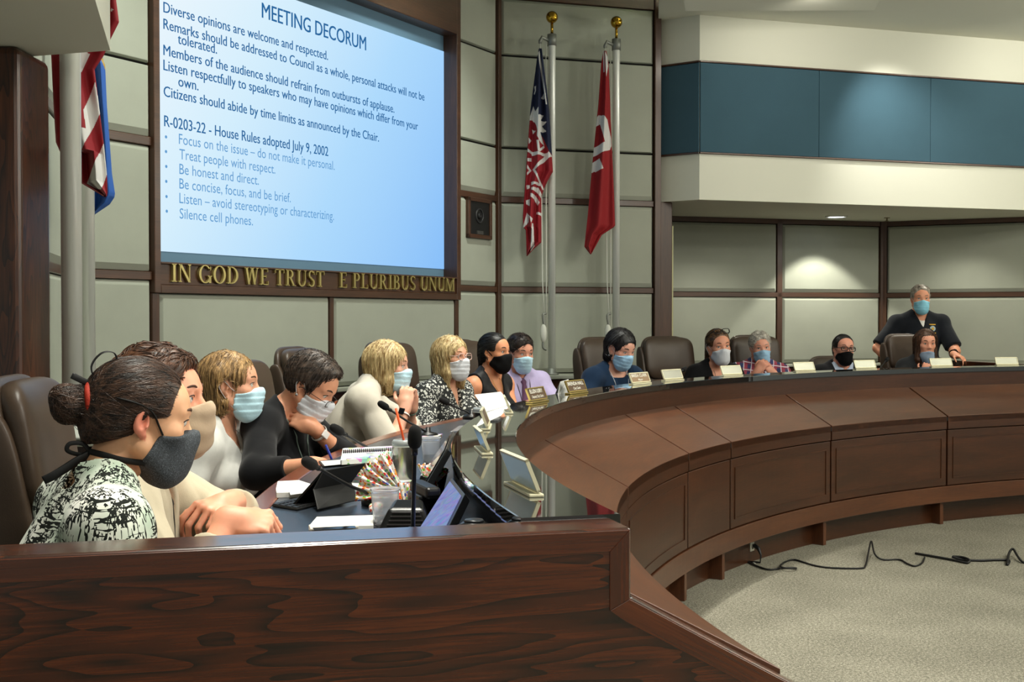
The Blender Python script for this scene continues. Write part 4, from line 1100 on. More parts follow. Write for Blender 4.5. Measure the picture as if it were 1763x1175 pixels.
    # --- mask
    if mask:
        Ms = Shape(); mt = mask['mat']; kind = mask.get('kind', 'pleat'); drop = mask.get('drop', 0.)
        E = lambda c, r, kk=.02, m='u': Ms.ell(np.array(c) * k + np.array([0, 0, -drop]), np.array(r) * k, None, kk * k, m, hx)
        Hm = Shape(); head_prims(Hm, hx if not drop else XF(hx((0, 0, -drop * .4)), RH), k, fem, jaw); Ms.add(Hm, .012, 'u', .0045); E((0, .060, -.106), (.043, .034, .036), .03)
        if kind == 'gaiter':
            Ms.cap(hx((0, .098, -.022)), hx((0, .085, -.095)), .017, .024, .03); E((0, .076, -.062), (.046, .039, .046), .025)
            Ms.cap(hx((0, -.02, -.07)), N + nd * .02, .066, .074, .03); E((0, -.01, -.06), (.080, .085, .07), .03)
            Ms.plane(hx((0, .11, -.012)), RH @ unit([0, -.30, 1]), .004)
            Ms.plane(N + nd * .005, -nd, .01)
            def fold(p):
                l = (p - hl) @ RH; return .0014 * np.sin(l[:, 2] * 120 + l[:, 1] * 60 + 2 * np.sin(l[:, 0] * 40))
            Ms.fun(fold, 0, 'd')
        else:
            Ms.cap(hx(np.array([0, .099, -.022 - drop]) * k), hx(np.array([0, .085, -.096 - drop]) * k), .017 * k, .023 * k, .03); E((0, .076, -.062), (.046, .039, .046), .025)
            xb = mask.get('xb', .020)
            Ms.plane(hx(np.array([0, xb, -.06 - drop]) * k), RH @ unit([0, -1, .12 if kind == 'pleat' else mask.get('tilt', .7)]), .004)
            def top(p, tz=mask.get('top', -.010), sl=mask.get('slope', .30)):
                l = (p - hl) @ RH / k; return (l[:, 2] - (tz - drop - sl * np.abs(l[:, 0]) - .03 * np.clip(.09 - l[:, 1], 0, .1))) * k * .9
            Ms.fun(top, .004, 'i'); Ms.plane(hx(np.array([0, 0, mask.get('bot', -.140) - drop]) * k), RH @ unit([0, -.25, -1]), .006)
            if kind == 'pleat':
                def pl(p):
                    l = (p - hl) @ RH / k; w = ((l[:, 2] + .118) / .024) % 1.0; on = (np.abs(l[:, 2] + .070) < .045); return -.0034 * k * (w - .5) * on
                Ms.fun(pl, 0, 'd')
        mo = sdf_obj('face_mask', Ms, hl - .2 * k, hl + .2 * k, mask.get('vox', vox * .75), mt, root, 1)
        if kind != 'gaiter':
            lm = mask.get('loop', LOOP_W); xb = mask.get('xb', .020); dz = np.array([0, 0, -drop])
            def onsk(pts, h=.003):
                p = np.array([hx(np.array(c) * k) for c in pts]); g = B.grad(p); return [x for x in p - g * (np.maximum(B(p), -.02) - h)[:, None]]
            for q in (-1, 1):
                lb = MB()
                if mask.get('tie'):
                    lb.tube(smooth_path(onsk(((q * .062, .036, -.026), (q * .070, .022, -.006), (q * .075, .010, .012), (q * .078, -.01, .026)), .004) + [hx(np.array(c) * k) for c in ((q * .080, -.05, .035), (q * .03, -.108, .04))], 6), .0058 * k, 8, flat=(.35, 1)); lb.build('tie_strap', lm, mo, True); lb = MB()
                    lb.tube(smooth_path(onsk(((q * .060, .012, -.084), (q * .062, -.012, -.088), (q * .058, -.040, -.088), (q * .045, -.065, -.086), (q * .022, -.085, -.082), (q * .008, -.09, -.080)), .004), 6), .0062 * k, 8, flat=(.35, 1))
                else:
                    r_ = mask.get('lr', .0015)
                    lb.tube(smooth_path([hx((np.array(c) + dz) * k) for c in ((q * .061, xb + .012, -.030), (q * .073, .012, -.010), (q * .084, -.014, .018), (q * .088, -.027, -.003), (q * .082, -.018, -.028), (q * .070, .006, -.066), (q * .061, xb + .008, -.094))], 5), r_ * k, 6)
                lb.build('ear_loop', lm, mo, True)
    # --- glasses
    if glasses:
        gx = XF(hx(np.array(glasses.get('at', (0, 0, 0))) * k), RH @ rotm(0, glasses.get('tilt', 0), 0)); gm = glasses['mat']; b = MB(); w, h = glasses.get('size', (.024, .017))
        rr = glasses.get('r', .0014); ln_ = MB()
        for q in (-1, 1):
            pts = []
            for a in np.linspace(0, 2 * math.pi, 21):
                ca, sa = math.cos(a), math.sin(a); e = .62
                pts.append(gx(np.array([q * .033 + w * math.copysign(abs(ca) ** e, ca), .106 - .10 * (abs(q * .033 + w * ca)) ** 1.3 * .9, -.002 + h * math.copysign(abs(sa) ** e, sa)]) * k))
            b.tube(pts, rr * k, 6, cap=False); n0 = len(pts) - 1; ln_.add(pts[:-1], [tuple(range(n0))])
            b.tube(smooth_path([gx(np.array(c) * k) for c in ((q * .058, .099, .004), (q * .070, .080, .005), (q * .079, .03, .006), (q * .081, -.008, .006), (q * .080, -.030, -.014))], 4), rr * k * 1.0, 6)
        b.tube([gx(np.array(c) * k) for c in ((-.010, .105, .004), (0, .109, .006), (.010, .105, .004))], rr * k, 6)
        g_ = b.build('glasses', gm, root, True); ln_.build('lens', GLASS, g_)
    if extra: extra(dict(root=root, hx=hx, tx=tx, N=N, nd=nd, TR=TR, AJ=AJ, w2l=w2l, k=k, W2L=W2L, H=H, tl=tl, T=T))
    return root

def bun_ribbons(root, hx, k):
    RIB = M('black_ribbon', '#0c0c0e', .5); RED = M('red_scrunchie', '#a82a12', .7, bump=(150, .5, .002))
    pts = [hx(np.array([.037 * math.cos(a), -.111 - .005 * math.sin(2 * a), .013 + .041 * math.sin(a)]) * k) for a in np.linspace(0, 2 * math.pi, 26)]
    MB().tube(pts, .0075, 8, cap=False).build('scrunchie', RED, root, True)
    def loop(c, w, r): MB().tube(smooth_path([hx(np.array(x) * k) for x in c], 6), r, 8, flat=(.18, w)).build('tie_ribbon', RIB, root, True)
    loop([(.005, -.098, .055), (.012, -.115, .090), (.014, -.100, .120), (.010, -.075, .124), (.006, -.066, .100), (.004, -.080, .068), (.004, -.098, .052)], 1, .0065)
    loop([(.004, -.098, .055), (.010, -.120, .058), (.014, -.150, .068)], 1, .0065)
    loop([(.002, -.096, .055), (.0, -.082, .085), (.002, -.060, .115)], 1, .004)
    loop([(.012, -.090, -.082), (.016, -.108, -.066), (.018, -.133, -.068), (.017, -.136, -.082), (.014, -.113, -.088), (.012, -.090, -.084)], 1, .0045)
    loop([(.012, -.090, -.084), (.018, -.118, -.104), (.022, -.152, -.132), (.020, -.172, -.146)], 1, .009)
# ---------------------------------------------------------------- clothing patterns
def brush_mat():
    t = NT('brush_stroke_blouse'); base = t.ramp(t.noise(t.co('Object'), 9, 3, .5), [(.35, '#a9b8a6'), (.55, '#d4d8cc'), (.7, '#e9e8e0')])
    wob = t.noise(t.co('Object'), 14, 2, .5, 'Color')
    def streak(sc, off, th, ms):
        v = t.n('ShaderNodeVectorMath', _operation='ADD'); t.l(t.co('Object', sc), v.inputs[0])
        m = t.n('ShaderNodeVectorMath', _operation='SCALE'); t.l(wob, m.inputs[0]); m.inputs['Scale'].default_value = .6; t.l(m.outputs[0], v.inputs[1])
        a = t.noise(v.outputs[0], 1.0, 3, .65); d = t.math('ABSOLUTE', t.math('SUBTRACT', a, .5))
        g = t.noise(t.co('Object', (1, 1, 1)), ms, 2, .6)
        return t.math('MULTIPLY', t.math('LESS_THAN', d, th), t.math('GREATER_THAN', g, off))
    f = t.math('MAXIMUM', streak((38, 38, 7), .44, .030, 10), t.math('MAXIMUM', streak((8, 8, 46), .50, .030, 13), streak((60, 60, 14), .52, .034, 18)))
    t.l(t.mix(f, base, '#141814'), t.b.inputs['Base Color']); t.b.inputs['Roughness'].default_value = .8; t.b.inputs['Specular IOR Level'].default_value = .2
    t.bump(t.noise(t.co('Object'), 350, 2, .6), .2, .001); return t.m
def floral_mat():
    t = NT('floral_tunic'); w = t.n('ShaderNodeTexVoronoi', Scale=46.); t.l(t.co('Object'), w.inputs['Vector']); w2 = t.n('ShaderNodeTexVoronoi', Scale=105.); t.l(t.co('Object'), w2.inputs['Vector'])
    a = t.math('LESS_THAN', w.outputs['Distance'], .40); b = t.math('LESS_THAN', w2.outputs['Distance'], .42); g = t.math('GREATER_THAN', t.noise(t.co('Object'), 11, 2, .5), .5)
    vv = t.noise(t.co('Object'), 60, 2, .6); f = t.math('MULTIPLY', t.math('ADD', t.math('MULTIPLY', a, g), t.math('MULTIPLY', b, t.math('SUBTRACT', 1., g))), t.math('GREATER_THAN', vv, .40))
    t.l(t.mix(f, '#101313', '#c9c9c2'), t.b.inputs['Base Color']); t.b.inputs['Roughness'].default_value = .8; return t.m
def plaid_mat():
    t = NT('plaid_shirt'); sp = t.n('ShaderNodeSeparateXYZ'); t.l(t.co('Object', (1, 1, 1), (.15, .12, .2)), sp.inputs[0])
    def st(i, per, th, ph=0.):
        return t.math('LESS_THAN', t.math('FRACT', t.math('ADD', t.math('DIVIDE', sp.outputs[i], per), ph)), th)
    c = t.mix(t.math('MULTIPLY', st(0, .06, .5), .8), '#2d3a66', '#a33a44'); c = t.mix(t.math('MULTIPLY', st(2, .055, .45, .3), .6), c, '#8f3446')
    c = t.mix(t.math('MAXIMUM', st(0, .06, .10, .55), st(2, .055, .10, .1)), c, '#d9d3dc'); t.l(c, t.b.inputs['Base Color']); t.b.inputs['Roughness'].default_value = .85; return t.m
WHITE_TEE = clothmat('white_cotton', '#cdccc7', .9); BLOUSE = clothmat('ivory_blouse', '#c6bfb2', .6, .05); BLACK_KNIT = clothmat('black_knit', '#0e0e11', .9); BLACK_SILK = clothmat('black_silk', '#131214', .5)
LINEN = clothmat('cream_linen', '#bab099', .9, .06, .5, 420); NAVY = clothmat('navy_jersey', '#10263f', .85); LILAC = clothmat('lilac_shirt', '#b7abd0', .75); SUIT = clothmat('black_suit', '#17171b', .8)
PALE_SHIRT = clothmat('pale_blue_shirt', '#b9c6dc', .75); POLO = clothmat('dark_polo', '#0e1219', .85)
SILVER = M('silver', '#b9bcc0', .25, 1.); WATCH_BLK = M('watch_black', '#0b0c10', .15)
GOLDEN = ('#6b4f2c', '#c9a66a'); BLOND = ('#8a6838', '#ecd6a2'); BROWN = ('#1d120d', '#4a3022'); DKBROWN = ('#140d0a', '#33231b'); BLACKH = ('#080708', '#1d1a1c'); GREYH = ('#8f897f', '#dcd6ca')

# ---------------------------------------------------------------- accessories
def ring_at(c, ax, rad, th, n=18, flat=(1, 1)):
    ax = unit(ax); u = unit(np.cross(ax, [0.1, .2, 1.])); w = np.cross(ax, u)
    return [np.asarray(c) + (u * math.cos(a) + w * math.sin(a)) * rad for a in np.linspace(0, 2 * math.pi, n)]
def watch(e, q, name, bandm, facem, rad=.031, face=True):
    s_, el, wr, ax, sp = e['AJ'][q]; d = unit(wr - el); c = wr - d * .035
    b = MB().tube(ring_at(c, d, rad, .004), .0075, 8, cap=False, flat=(.3, 1)).build(name, bandm, e['root'], True)
    if face:
        z = ax.R[:, 2]; z = unit(z - d * (z @ d)); x = np.cross(d, z); m = MB(); o = c + z * (rad - .001)
        v = [o + x * a * .014 + d * b_ * .016 + z * h for h in (0, .009) for b_ in (-1, 1) for a in (-1, 1)]
        m.add(v, [(0, 1, 3, 2), (4, 6, 7, 5), (0, 4, 5, 1), (2, 3, 7, 6), (0, 2, 6, 4), (1, 5, 7, 3)])
        bevel(m.build('watch_face', facem, b), .003, 2)
def on_front(e, x, dz, dy=.004, infl=.014):
    """a point on the chest surface (torso frame x across, dz below the neck base)"""
    p = e['tx']((x, .16, -dz)); d = -e['TR'][:, 1]
    for _ in range(24):
        s = float(e['T'](p[None])[0]) - infl
        if s < .0005: break
        p = p + d * max(s * .8, .001)
    return p + e['TR'][:, 1] * dy
def lanyard(e, mat, w=.075, drop=.30, card=True, r=.0042):
    b = MB()
    for q in (-1, 1):
        pts = [e['tx']((q * .055, -.055, .045)), e['tx']((q * .075, .01, .030))] + [on_front(e, q * (w - (w - .004) * t), .02 + (drop - .02) * t) for t in np.linspace(.1, 1, 8)]
        b.tube(smooth_path(pts, 4), r, 6, flat=(.4, 1))
    l = b.build('lanyard', mat, e['root'], True)
    if card:
        p = on_front(e, 0, drop + .03, .012); x, z = e['TR'][:, 0], e['TR'][:, 2]; y = e['TR'][:, 1]
        m = MB(); v = [p + x * a * .028 + z * c * .042 + y * h for h in (0, .003) for c in (-1, 1) for a in (-1, 1)]
        m.add(v, [(0, 1, 3, 2), (4, 6, 7, 5), (0, 4, 5, 1), (2, 3, 7, 6), (0, 2, 6, 4), (1, 5, 7, 3)]); m.build('name_badge', M('badge_white', '#d8d8d8', .4), l)
def necklace(e, mat, w=.05, drop=.10, pend=None, infl=.004):
    pts = [e['tx']((-.05, -.04, .035))] + [on_front(e, -w * math.cos(t), drop * math.sin(t) ** .8 - .015, .002, infl) for t in np.linspace(.12, math.pi - .12, 15)] + [e['tx']((.05, -.04, .035))]
    n = MB().tube(smooth_path(pts, 3), .0014, 5).build('necklace', mat, e['root'], True)
    if pend is not None: MB().sphere(on_front(e, 0, drop + .012, .006, infl), (.010, .006, .008), seg=10, ring=8).build('pendant', pend, n, True)
def tie(e, mat):
    b = MB(); rows = [(0.005, .018), (.03, .024), (.045, .016), (.10, .026), (.20, .036), (.28, .040), (.32, .004)]; x = e['TR'][:, 0]; y = e['TR'][:, 1]; v = []
    for dz, w in rows:
        p = on_front(e, 0, dz, .008, .016)
        v += [p - x * w, p + y * .007, p + x * w]
    f = [(i * 3 + k, i * 3 + k + 1, i * 3 + k + 4, i * 3 + k + 3) for i in range(len(rows) - 1) for k in (0, 1)]
    b.add(v, f); o = b.build('necktie', mat, e['root'], True); m = o.modifiers.new('s', 'SOLIDIFY'); m.thickness = .004
def earring(e, q, m, r=.006, z=-.045):
    MB().sphere(e['hx'](np.array([q * .083, -.004, z]) * e['k']), r, seg=10, ring=8).build('earring', m, e['root'], True)

# ---------------------------------------------------------------- the people round the dais
def wv(*a): return np.array(a, float)
# 1 foreground woman
person('woman nearest the camera, dark bun with red scrunchie, brush print blouse and charcoal mask',
       (243, 719, 2.52), 63, 9, 60, .30, zs=.50, fem=True, skin_c='#dfae88', vox=.0042, seed=1, wide=1.10, hunch=.12, ear_c='#d88a72',
       hair=dict(style='bun', col=('#18100c', '#553c2e'), t=.008, vox=.0035, n=1.8, look=(10, 38), face=((0, .150, -.034), (.120, .106, .142))),
       mask=dict(mat=MASK_CHAR, kind='cup', tie=True, loop=LOOP_B, xb=.014, slope=.22, bot=-.128, top=-.012, tilt=.5), brow='#5a4030',
       tops=[dict(name='blouse', mat=brush_mat(), sleeve=1.9, loose=.016, g=.016, nr=.092, up=.002, wr=.005, wf=20, collar=False)],
       arms={1: dict(wrist=wv(-.66, 2.44, .82), hint=(.9, -.4, -.6), dir=(.6, .6, -.2), dorsal=(0, 0, 1)), -1: dict(wrist=wv(-.64, 2.66, .82), hint=(-.9, -.4, -.6), dir=(.8, -.2, -.2), dorsal=(0, 0, 1))})
# 2 man in cream linen shirt
person('man in cream linen shirt with tan neck gaiter over nose, arms folded on desk', (278, 692, 2.88), 94, -6, 84, .22, zs=.50, fem=False, skin_c='#e0a184', vox=.0042, seed=2,
       hair=dict(style='short', col=('#2c1b13', '#6b4630'), t=.016, vox=.0036, n=1.8, look=(0, -4), ln=1.2), brow='#4a2f20', iris='#4a6272',
       mask=dict(mat=clothmat('gaiter_tan', '#b59f86', .9), kind='gaiter'),
       tops=[dict(name='linen_shirt', mat=LINEN, sleeve=1.78, loose=.014, g=.016, wr=.007, wf=22, v=(.12, .03), nr=.070)],
       arms={1: dict(wrist=at(396, 896, 2.72), hint=(.6, -.5, -1), dir=(.96, .1, -.08), dorsal=(-.1, -.5, .9), curl=(60, 64, 68, 72)), -1: dict(wrist=at(398, 866, 3.0), hint=(-.2, 1., -.5), dir=(-.5, -.8, -.05), dorsal=(.2, -.1, .95), curl=(40, 46, 52, 58), thumb=(25, 15))},
       extra=lambda e: lanyard(e, M('dark_cord', '#3a3530', .7), .03, .20, False, .003))
# 3 woman in white tee
person('woman in white v-neck tee with blond bob and pale blue mask, sitting upright', (397, 662, 4.6), 86, 0, 100, .10, zs=.50, fem=True, skin_c='#dda586', vox=.005, seed=3, k=1.02,
       hair=dict(style='bob', col=('#5b4226', '#c7a06a'), t=.010, drop=.085, spread=.92, vox=.0042, ears=(1,), n=1.4, fw=1.45, fz=.012, sy=-.04, look=(0, -5)), mask=dict(mat=MASK_BLUE, xb=.022), brow='#5a4028',
       tops=[dict(name='tee_shirt', mat=WHITE_TEE, sleeve=.62, loose=.012, g=.010, v=(.10, .06), nr=.072, wr=.003)],
       arms={1: dict(wrist=at(424, 905, 4.42), hint=(.5, -.6, -.6), dir=(.8, -.3, -.4)), -1: dict(wrist=at(446, 888, 4.55), hint=(-.6, -.5, -.6), dir=(.6, -.6, -.4))},
       extra=lambda e: necklace(e, SILVER, .05, .12, M('pendant_green', '#8a9678', .4)))
# 4 woman writing
def pen4(e):
    s_, el, wr, ax, sp = e['AJ'][1]; a = ax((-.030, .105, -.045)); b = a + unit(ax.R @ np.array([.15, -.55, .9])) * .14
    p = MB().tube([a, a + (b - a) * .1, b], [.0012, .0045, .0045], 8).build('pen_barrel', M('pen_blue', '#1c2f8f', .3), e['root'], True)
    watch(e, -1, 'bracelet_watch', M('white_ceramic', '#d6d6d2', .25), M('dial', '#e8e8e8', .2), .033); lanyard(e, M('beaded_cord', '#8fa39a', .5), .055, .26, False, .0032); earring(e, 1, SILVER)
person('woman with short dark hair and glasses bending over to write, black top, white mask', (537, 662, 4.78), 104, 33, 108, .26, hunch=.6, shrug=.02, zs=.50, fem=True, skin_c='#d69c7c', vox=.005, seed=4, k=1.0,
       hair=dict(style='pixie', col=('#171210', '#55463c'), t=.013, vox=.0042, n=1.4, look=(0, 25), face=((0, .150, -.026), (.165, .124, .128))), mask=dict(mat=MASK_WHITE, slope=.25, xb=.018), brow='#33241a',
       glasses=dict(mat=M('wire_frame', '#3c3634', .3, .7), size=(.023, .014), at=(0, .006, -.016)), tops=[dict(name='knit_top', mat=BLACK_KNIT, sleeve=1.55, loose=.008, g=.010, nr=.078, up=.016, wr=.003)],
       arms={1: dict(wrist=at(540, 800, 4.36), hint=(.8, -.3, -.7), dir=(.85, .35, -.12), dorsal=(-.2, -.4, 1), curl=(48, 52, 56, 60), thumb=(35, 25)), -1: dict(wrist=at(541, 738, 4.72), hint=(-.6, .6, -.8), dir=(-.7, .1, .35), dorsal=(.25, -.8, .3), curl=(35, 40, 45, 50))}, extra=pen4)
# 5 woman in ivory blouse
def acc5(e): watch(e, 1, 'smart_watch', M('pale_strap', '#d9cfc6', .5), WATCH_BLK, .031); watch(e, -1, 'bracelet', M('jade', '#6f8f7e', .3), SILVER, .031, False)
person('woman in ivory blouse with blond bob and pale blue mask, hands clasped at her chin', (668, 629, 6.05), 94, 4, 84, .40, hunch=.6, shrug=.01, zs=.52, fem=True, skin_c='#e2ae95', vox=.006, seed=5, k=.98, wide=1.15,
       hair=dict(style='bob', col=BLOND, t=.014, drop=.13, vox=.005, n=1.3, fw=1.0, look=(0, 0), tipf=.015), mask=dict(mat=MASK_BLUE, xb=.03), brow='#8a6a44',
       tops=[dict(name='blouse', mat=BLOUSE, sleeve=1.35, loose=.018, g=.016, collar=True, wr=.006, wf=20, v=(.12, .03))],
       arms={1: dict(wrist=at(698, 702, 5.92), hint=(.10, 1., -1.0), dir=(.05, .3, .95), dorsal=(-.2, -.95, .2), curl=(50, 55, 60, 62)), -1: dict(wrist=at(710, 700, 6.08), hint=(-.35, 1., -1), dir=(-.1, -.25, .95), dorsal=(.3, .9, .2), curl=(55, 60, 62, 64))}, extra=acc5)
# 6 woman in floral tunic
person('woman with wavy blond hair, clear glasses, white mask and black and white floral tunic', (777, 615, 7.1), 126, -3, 120, .12, zs=.52, fem=True, skin_c='#dfa98c', vox=.0065, seed=6, wide=1.08,
       hair=dict(style='long', col=BLOND, t=.014, drop=.17, vox=.0055, n=1.1, fw=1.2, look=(0, -5)), mask=dict(mat=MASK_WHITE, xb=.03), brow='#8a6a44', glasses=dict(mat=M('clear_frame', '#d9b8ae', .2), size=(.026, .019), r=.002),
       tops=[dict(name='tunic', mat=floral_mat(), sleeve=1.9, loose=.02, g=.016, v=(.16, .055), nr=.070, wr=.005)],
       arms={1: dict(wrist=at(790, 742, 6.72), hint=(.7, -.2, -.9), dir=(.9, 0, -.2)), -1: dict(wrist=at(828, 735, 6.85), hint=(-.7, -.2, -.8), dir=(.8, -.2, -.2))}, extra=lambda e: earring(e, 1, M('gold', '#c49a4a', .3, .9), .009, -.06))
# 7 woman in sleeveless black top
person('woman in sleeveless black top with sleek dark hair and a black mask', (852, 606, 7.6), 122, 0, 128, .08, zs=.53, fem=True, skin_c='#d4956f', vox=.0065, seed=7, k=.97,
       hair=dict(style='back', col=BLACKH, t=.008, vox=.0055, locks=[((0, -.09, -.02), (0, -.10, -.13), .035, .02)], look=(0, 0)), mask=dict(mat=MASK_BLACK, kind='cup', loop=LOOP_B, xb=.012, slope=.25, lr=.003), brow='#17100d',
       tops=[dict(name='sleeveless_top', mat=BLACK_SILK, sleeve=0, g=.010, v=(.17, .075), nr=.072, wr=.004)],
       arms={1: dict(wrist=at(846, 735, 7.28), hint=(.5, -.4, -.8), dir=(.9, -.1, -.2)), -1: dict(wrist=at(898, 722, 7.4), hint=(-.6, -.4, -.8), dir=(.6, -.6, -.2))}, extra=lambda e: necklace(e, M('gold', '#c49a4a', .3, .9), .04, .10))
# 8 man in lilac shirt
def acc8(e): tie(e, clothmat('plum_tie', '#6d4a66', .6)); lanyard(e, M('dark_cord', '#3a3530', .7), .06, .27)
person('man in lilac dress shirt and plum tie with pale blue mask', (896, 607, 8.35), 150, 8, 146, .10, zs=.53, fem=False, skin_c='#dc9f84', vox=.0075, seed=8, belly=.03, wide=1.05,
       hair=dict(style='short', col=DKBROWN, t=.008, vox=.006, n=.6, face=((0, .145, -.035), (.078, .095, .125)), look=(-20, 5)), mask=dict(mat=MASK_BLUE, xb=.03), brow='#2a1c14',
       tops=[dict(name='dress_shirt', mat=LILAC, sleeve=1.95, loose=.014, g=.014, collar=True, v=(.035, .02), wr=.005)],
       arms={1: dict(wrist=at(915, 722, 8.0), hint=(.7, -.2, -.8), dir=(.5, -.6, -.2)), -1: dict(wrist=at(962, 700, 8.12), hint=(-.7, -.2, -.8), dir=(.2, -.9, -.2))}, extra=acc8)
# 9 woman in navy top
person('woman in navy top with dark bob, beaded lanyard and sky blue mask, looking down', (1069, 599, 8.5), 143, 22, 146, .16, zs=.52, fem=True, skin_c='#dfab95', vox=.0075, seed=9, k=1.06, wide=1.12,
       hair=dict(style='bob', col=BLACKH, t=.012, drop=.080, vox=.0062, ears=(1,), n=.9, fw=1.35, fz=.012, sy=-.03, look=(0, 20)), mask=dict(mat=MASK_BLUE2, xb=.026), brow='#1d1512',
       tops=[dict(name='jersey_top', mat=NAVY, sleeve=1.7, loose=.012, g=.014, nr=.084, up=.012)],
       arms={1: dict(wrist=at(1045, 705, 8.15), hint=(.7, -.3, -.8), dir=(.6, -.5, -.2)), -1: dict(wrist=at(1110, 690, 8.25), hint=(-.7, -.3, -.8), dir=(.1, -.9, -.2))}, extra=lambda e: (lanyard(e, M('beaded_white', '#b9bcc4', .4), .07, .30, False, .005), earring(e, 1, SILVER, .007, -.055)))
# 10 woman in black cardigan
person('woman in black cardigan with dark glasses pushed up on her hair and white mask', (1237, 596, 9.4), 166, 3, 160, .16, roll=4, zs=.50, fem=True, skin_c='#d99c80', vox=.0085, seed=10, k=1.06, wide=1.05,
       hair=dict(style='back', col=('#2a1a12', '#7a5636'), t=.011, vox=.007, locks=[((.02, -.10, .0), (.055, -.10, -.20), .040, .022)], look=(10, 0)), mask=dict(mat=MASK_WHITE, kind='cup', xb=.022), brow='#3a261a',
       glasses=dict(mat=M('dark_frame', '#101012', .25), size=(.027, .018), at=(0, -.022, .062), tilt=-30, r=.0028),
       tops=[dict(name='cardigan', mat=BLACK_KNIT, sleeve=1.95, loose=.012, g=.014, v=(.26, .07), nr=.070)],
       arms={1: dict(wrist=at(1215, 690, 9.1), hint=(.7, -.3, -.8), dir=(.5, -.6, -.2)), -1: dict(wrist=at(1272, 680, 9.2), hint=(-.7, -.3, -.8), dir=(0, -.9, -.2))}, extra=lambda e: necklace(e, M('brown_cord', '#4a2c20', .6), .04, .16))
# 11 man in plaid shirt
person('grey-haired man in plaid shirt with sky blue mask and clasped hands', (1309, 598, 9.7), 178, 5, 172, .12, roll=6, zs=.50, fem=False, skin_c='#dca089', vox=.0085, seed=11, k=.98,
       hair=dict(style='short', col=GREYH, t=.009, vox=.007, n=.5, face=((0, .142, -.028), (.078, .098, .128)), look=(8, 0)), mask=dict(mat=MASK_BLUE2, xb=.03), brow='#8a8078',
       tops=[dict(name='plaid_shirt', mat=plaid_mat(), sleeve=1.5, loose=.016, g=.014, collar=True, v=(.08, .03))],
       arms={1: dict(wrist=at(1303, 642, 9.38), hint=(.8, .1, -1), dir=(.35, -.05, .55), dorsal=(-.6, -.7, .3), curl=(50, 55, 58, 60)), -1: dict(wrist=at(1330, 642, 9.40), hint=(-.8, .1, -1), dir=(-.45, -.1, .5), dorsal=(.5, -.7, .4), curl=(55, 58, 60, 62))})
# 12 man in suit
person('man in black suit and tie with black glasses and black mask, leaning back', (1452, 601, 10.1), 172, -2, 170, -.02, roll=-4, zs=.46, fem=False, skin_c='#dc9f88', vox=.0085, seed=12,
       hair=dict(style='back', col=BLACKH, t=.007, vox=.006, look=(6, 0), face=((0, .150, -.024), (.125, .112, .146))), mask=dict(mat=MASK_BLACK, kind='cup', loop=LOOP_B, xb=.018, top=-.020), brow='#151010', glasses=dict(mat=M('black_frame', '#060607', .3), size=(.027, .018), r=.0034),
       tops=[dict(name='dress_shirt', mat=PALE_SHIRT, sleeve=1.9, g=.010, collar=True, v=(.03, .02)), dict(name='suit_jacket', mat=SUIT, sleeve=1.9, loose=.016, g=.024, v=(.26, .085), nr=.078, wr=.004)],
       arms={1: dict(wrist=at(1425, 690, 9.85), hint=(.8, -.3, -.8), dir=(.5, -.6, -.2)), -1: dict(wrist=at(1478, 684, 9.9), hint=(-.8, -.3, -.8), dir=(-.1, -.9, -.2))}, extra=lambda e: tie(e, clothmat('black_tie', '#0c0c10', .5)))
# 13 young woman with long hair
person('young woman with long brown hair, grey mask pulled under her nose, hands at her chin', (1594, 591, 10.4), 180, 4, 175, .14, zs=.50, fem=True, skin_c='#d89c82', vox=.0085, seed=13, k=.98,
       hair=dict(style='long', col=('#1c110c', '#5a3a26'), t=.009, drop=.26, vox=.007, fw=.98, n=.8, look=(8, 0)), mask=dict(mat=MASK_GREY, kind='cup', drop=.052, xb=.024, slope=.2), brow='#2a1a12',
       tops=[dict(name='dark_top', mat=clothmat('charcoal_top', '#1a1c1f'), sleeve=1.5, g=.012, nr=.074)],
       arms={1: dict(wrist=at(1590, 646, 10.05), hint=(.9, .2, -1), dir=(.25, .1, .6), dorsal=(-.4, -.9, .2), curl=(55, 58, 60, 62)), -1: dict(wrist=at(1612, 647, 10.07), hint=(-.9, .2, -1), dir=(-.2, .1, .7), dorsal=(.3, -.9, .2), curl=(58, 60, 62, 64))})
# 14 standing man
def badge14(e):
    x, y, z = e['TR'][:, 0], e['TR'][:, 1], e['TR'][:, 2]
    def disc(nm, cx, dz, rad, m, h, n=18, sy=1.):
        p = on_front(e, cx, dz, h, .016); v = [p + x * math.cos(a) * rad + z * math.sin(a) * rad * sy for a in np.linspace(0, 2 * math.pi, n, endpoint=False)]
        o = MB().add(v, [tuple(range(n))]).build(nm, m, e['root']); s = o.modifiers.new('s', 'SOLIDIFY'); s.thickness = .003; return o
    gold = M('gold_thread', '#c79a2c', .6)
    disc('embroidered_seal', -.085, .100, .026, M('seal_blue', '#9fb3b8', .7), .005); disc('seal_centre', -.085, .100, .012, gold, .008)
    for dz, w in ((.062, .030), (.140, .026)):
        p = on_front(e, -.085, dz, .006, .016); v = [p - x * w - z * .005, p + x * w - z * .005, p + x * w + z * .005, p - x * w + z * .005]
        o = MB().add(v, [(0, 1, 2, 3)]).build('embroidered_text', gold, e['root']); s = o.modifiers.new('s', 'SOLIDIFY'); s.thickness = .003
    watch(e, -1, 'wrist_watch', WATCH_BLK, WATCH_BLK, .036)
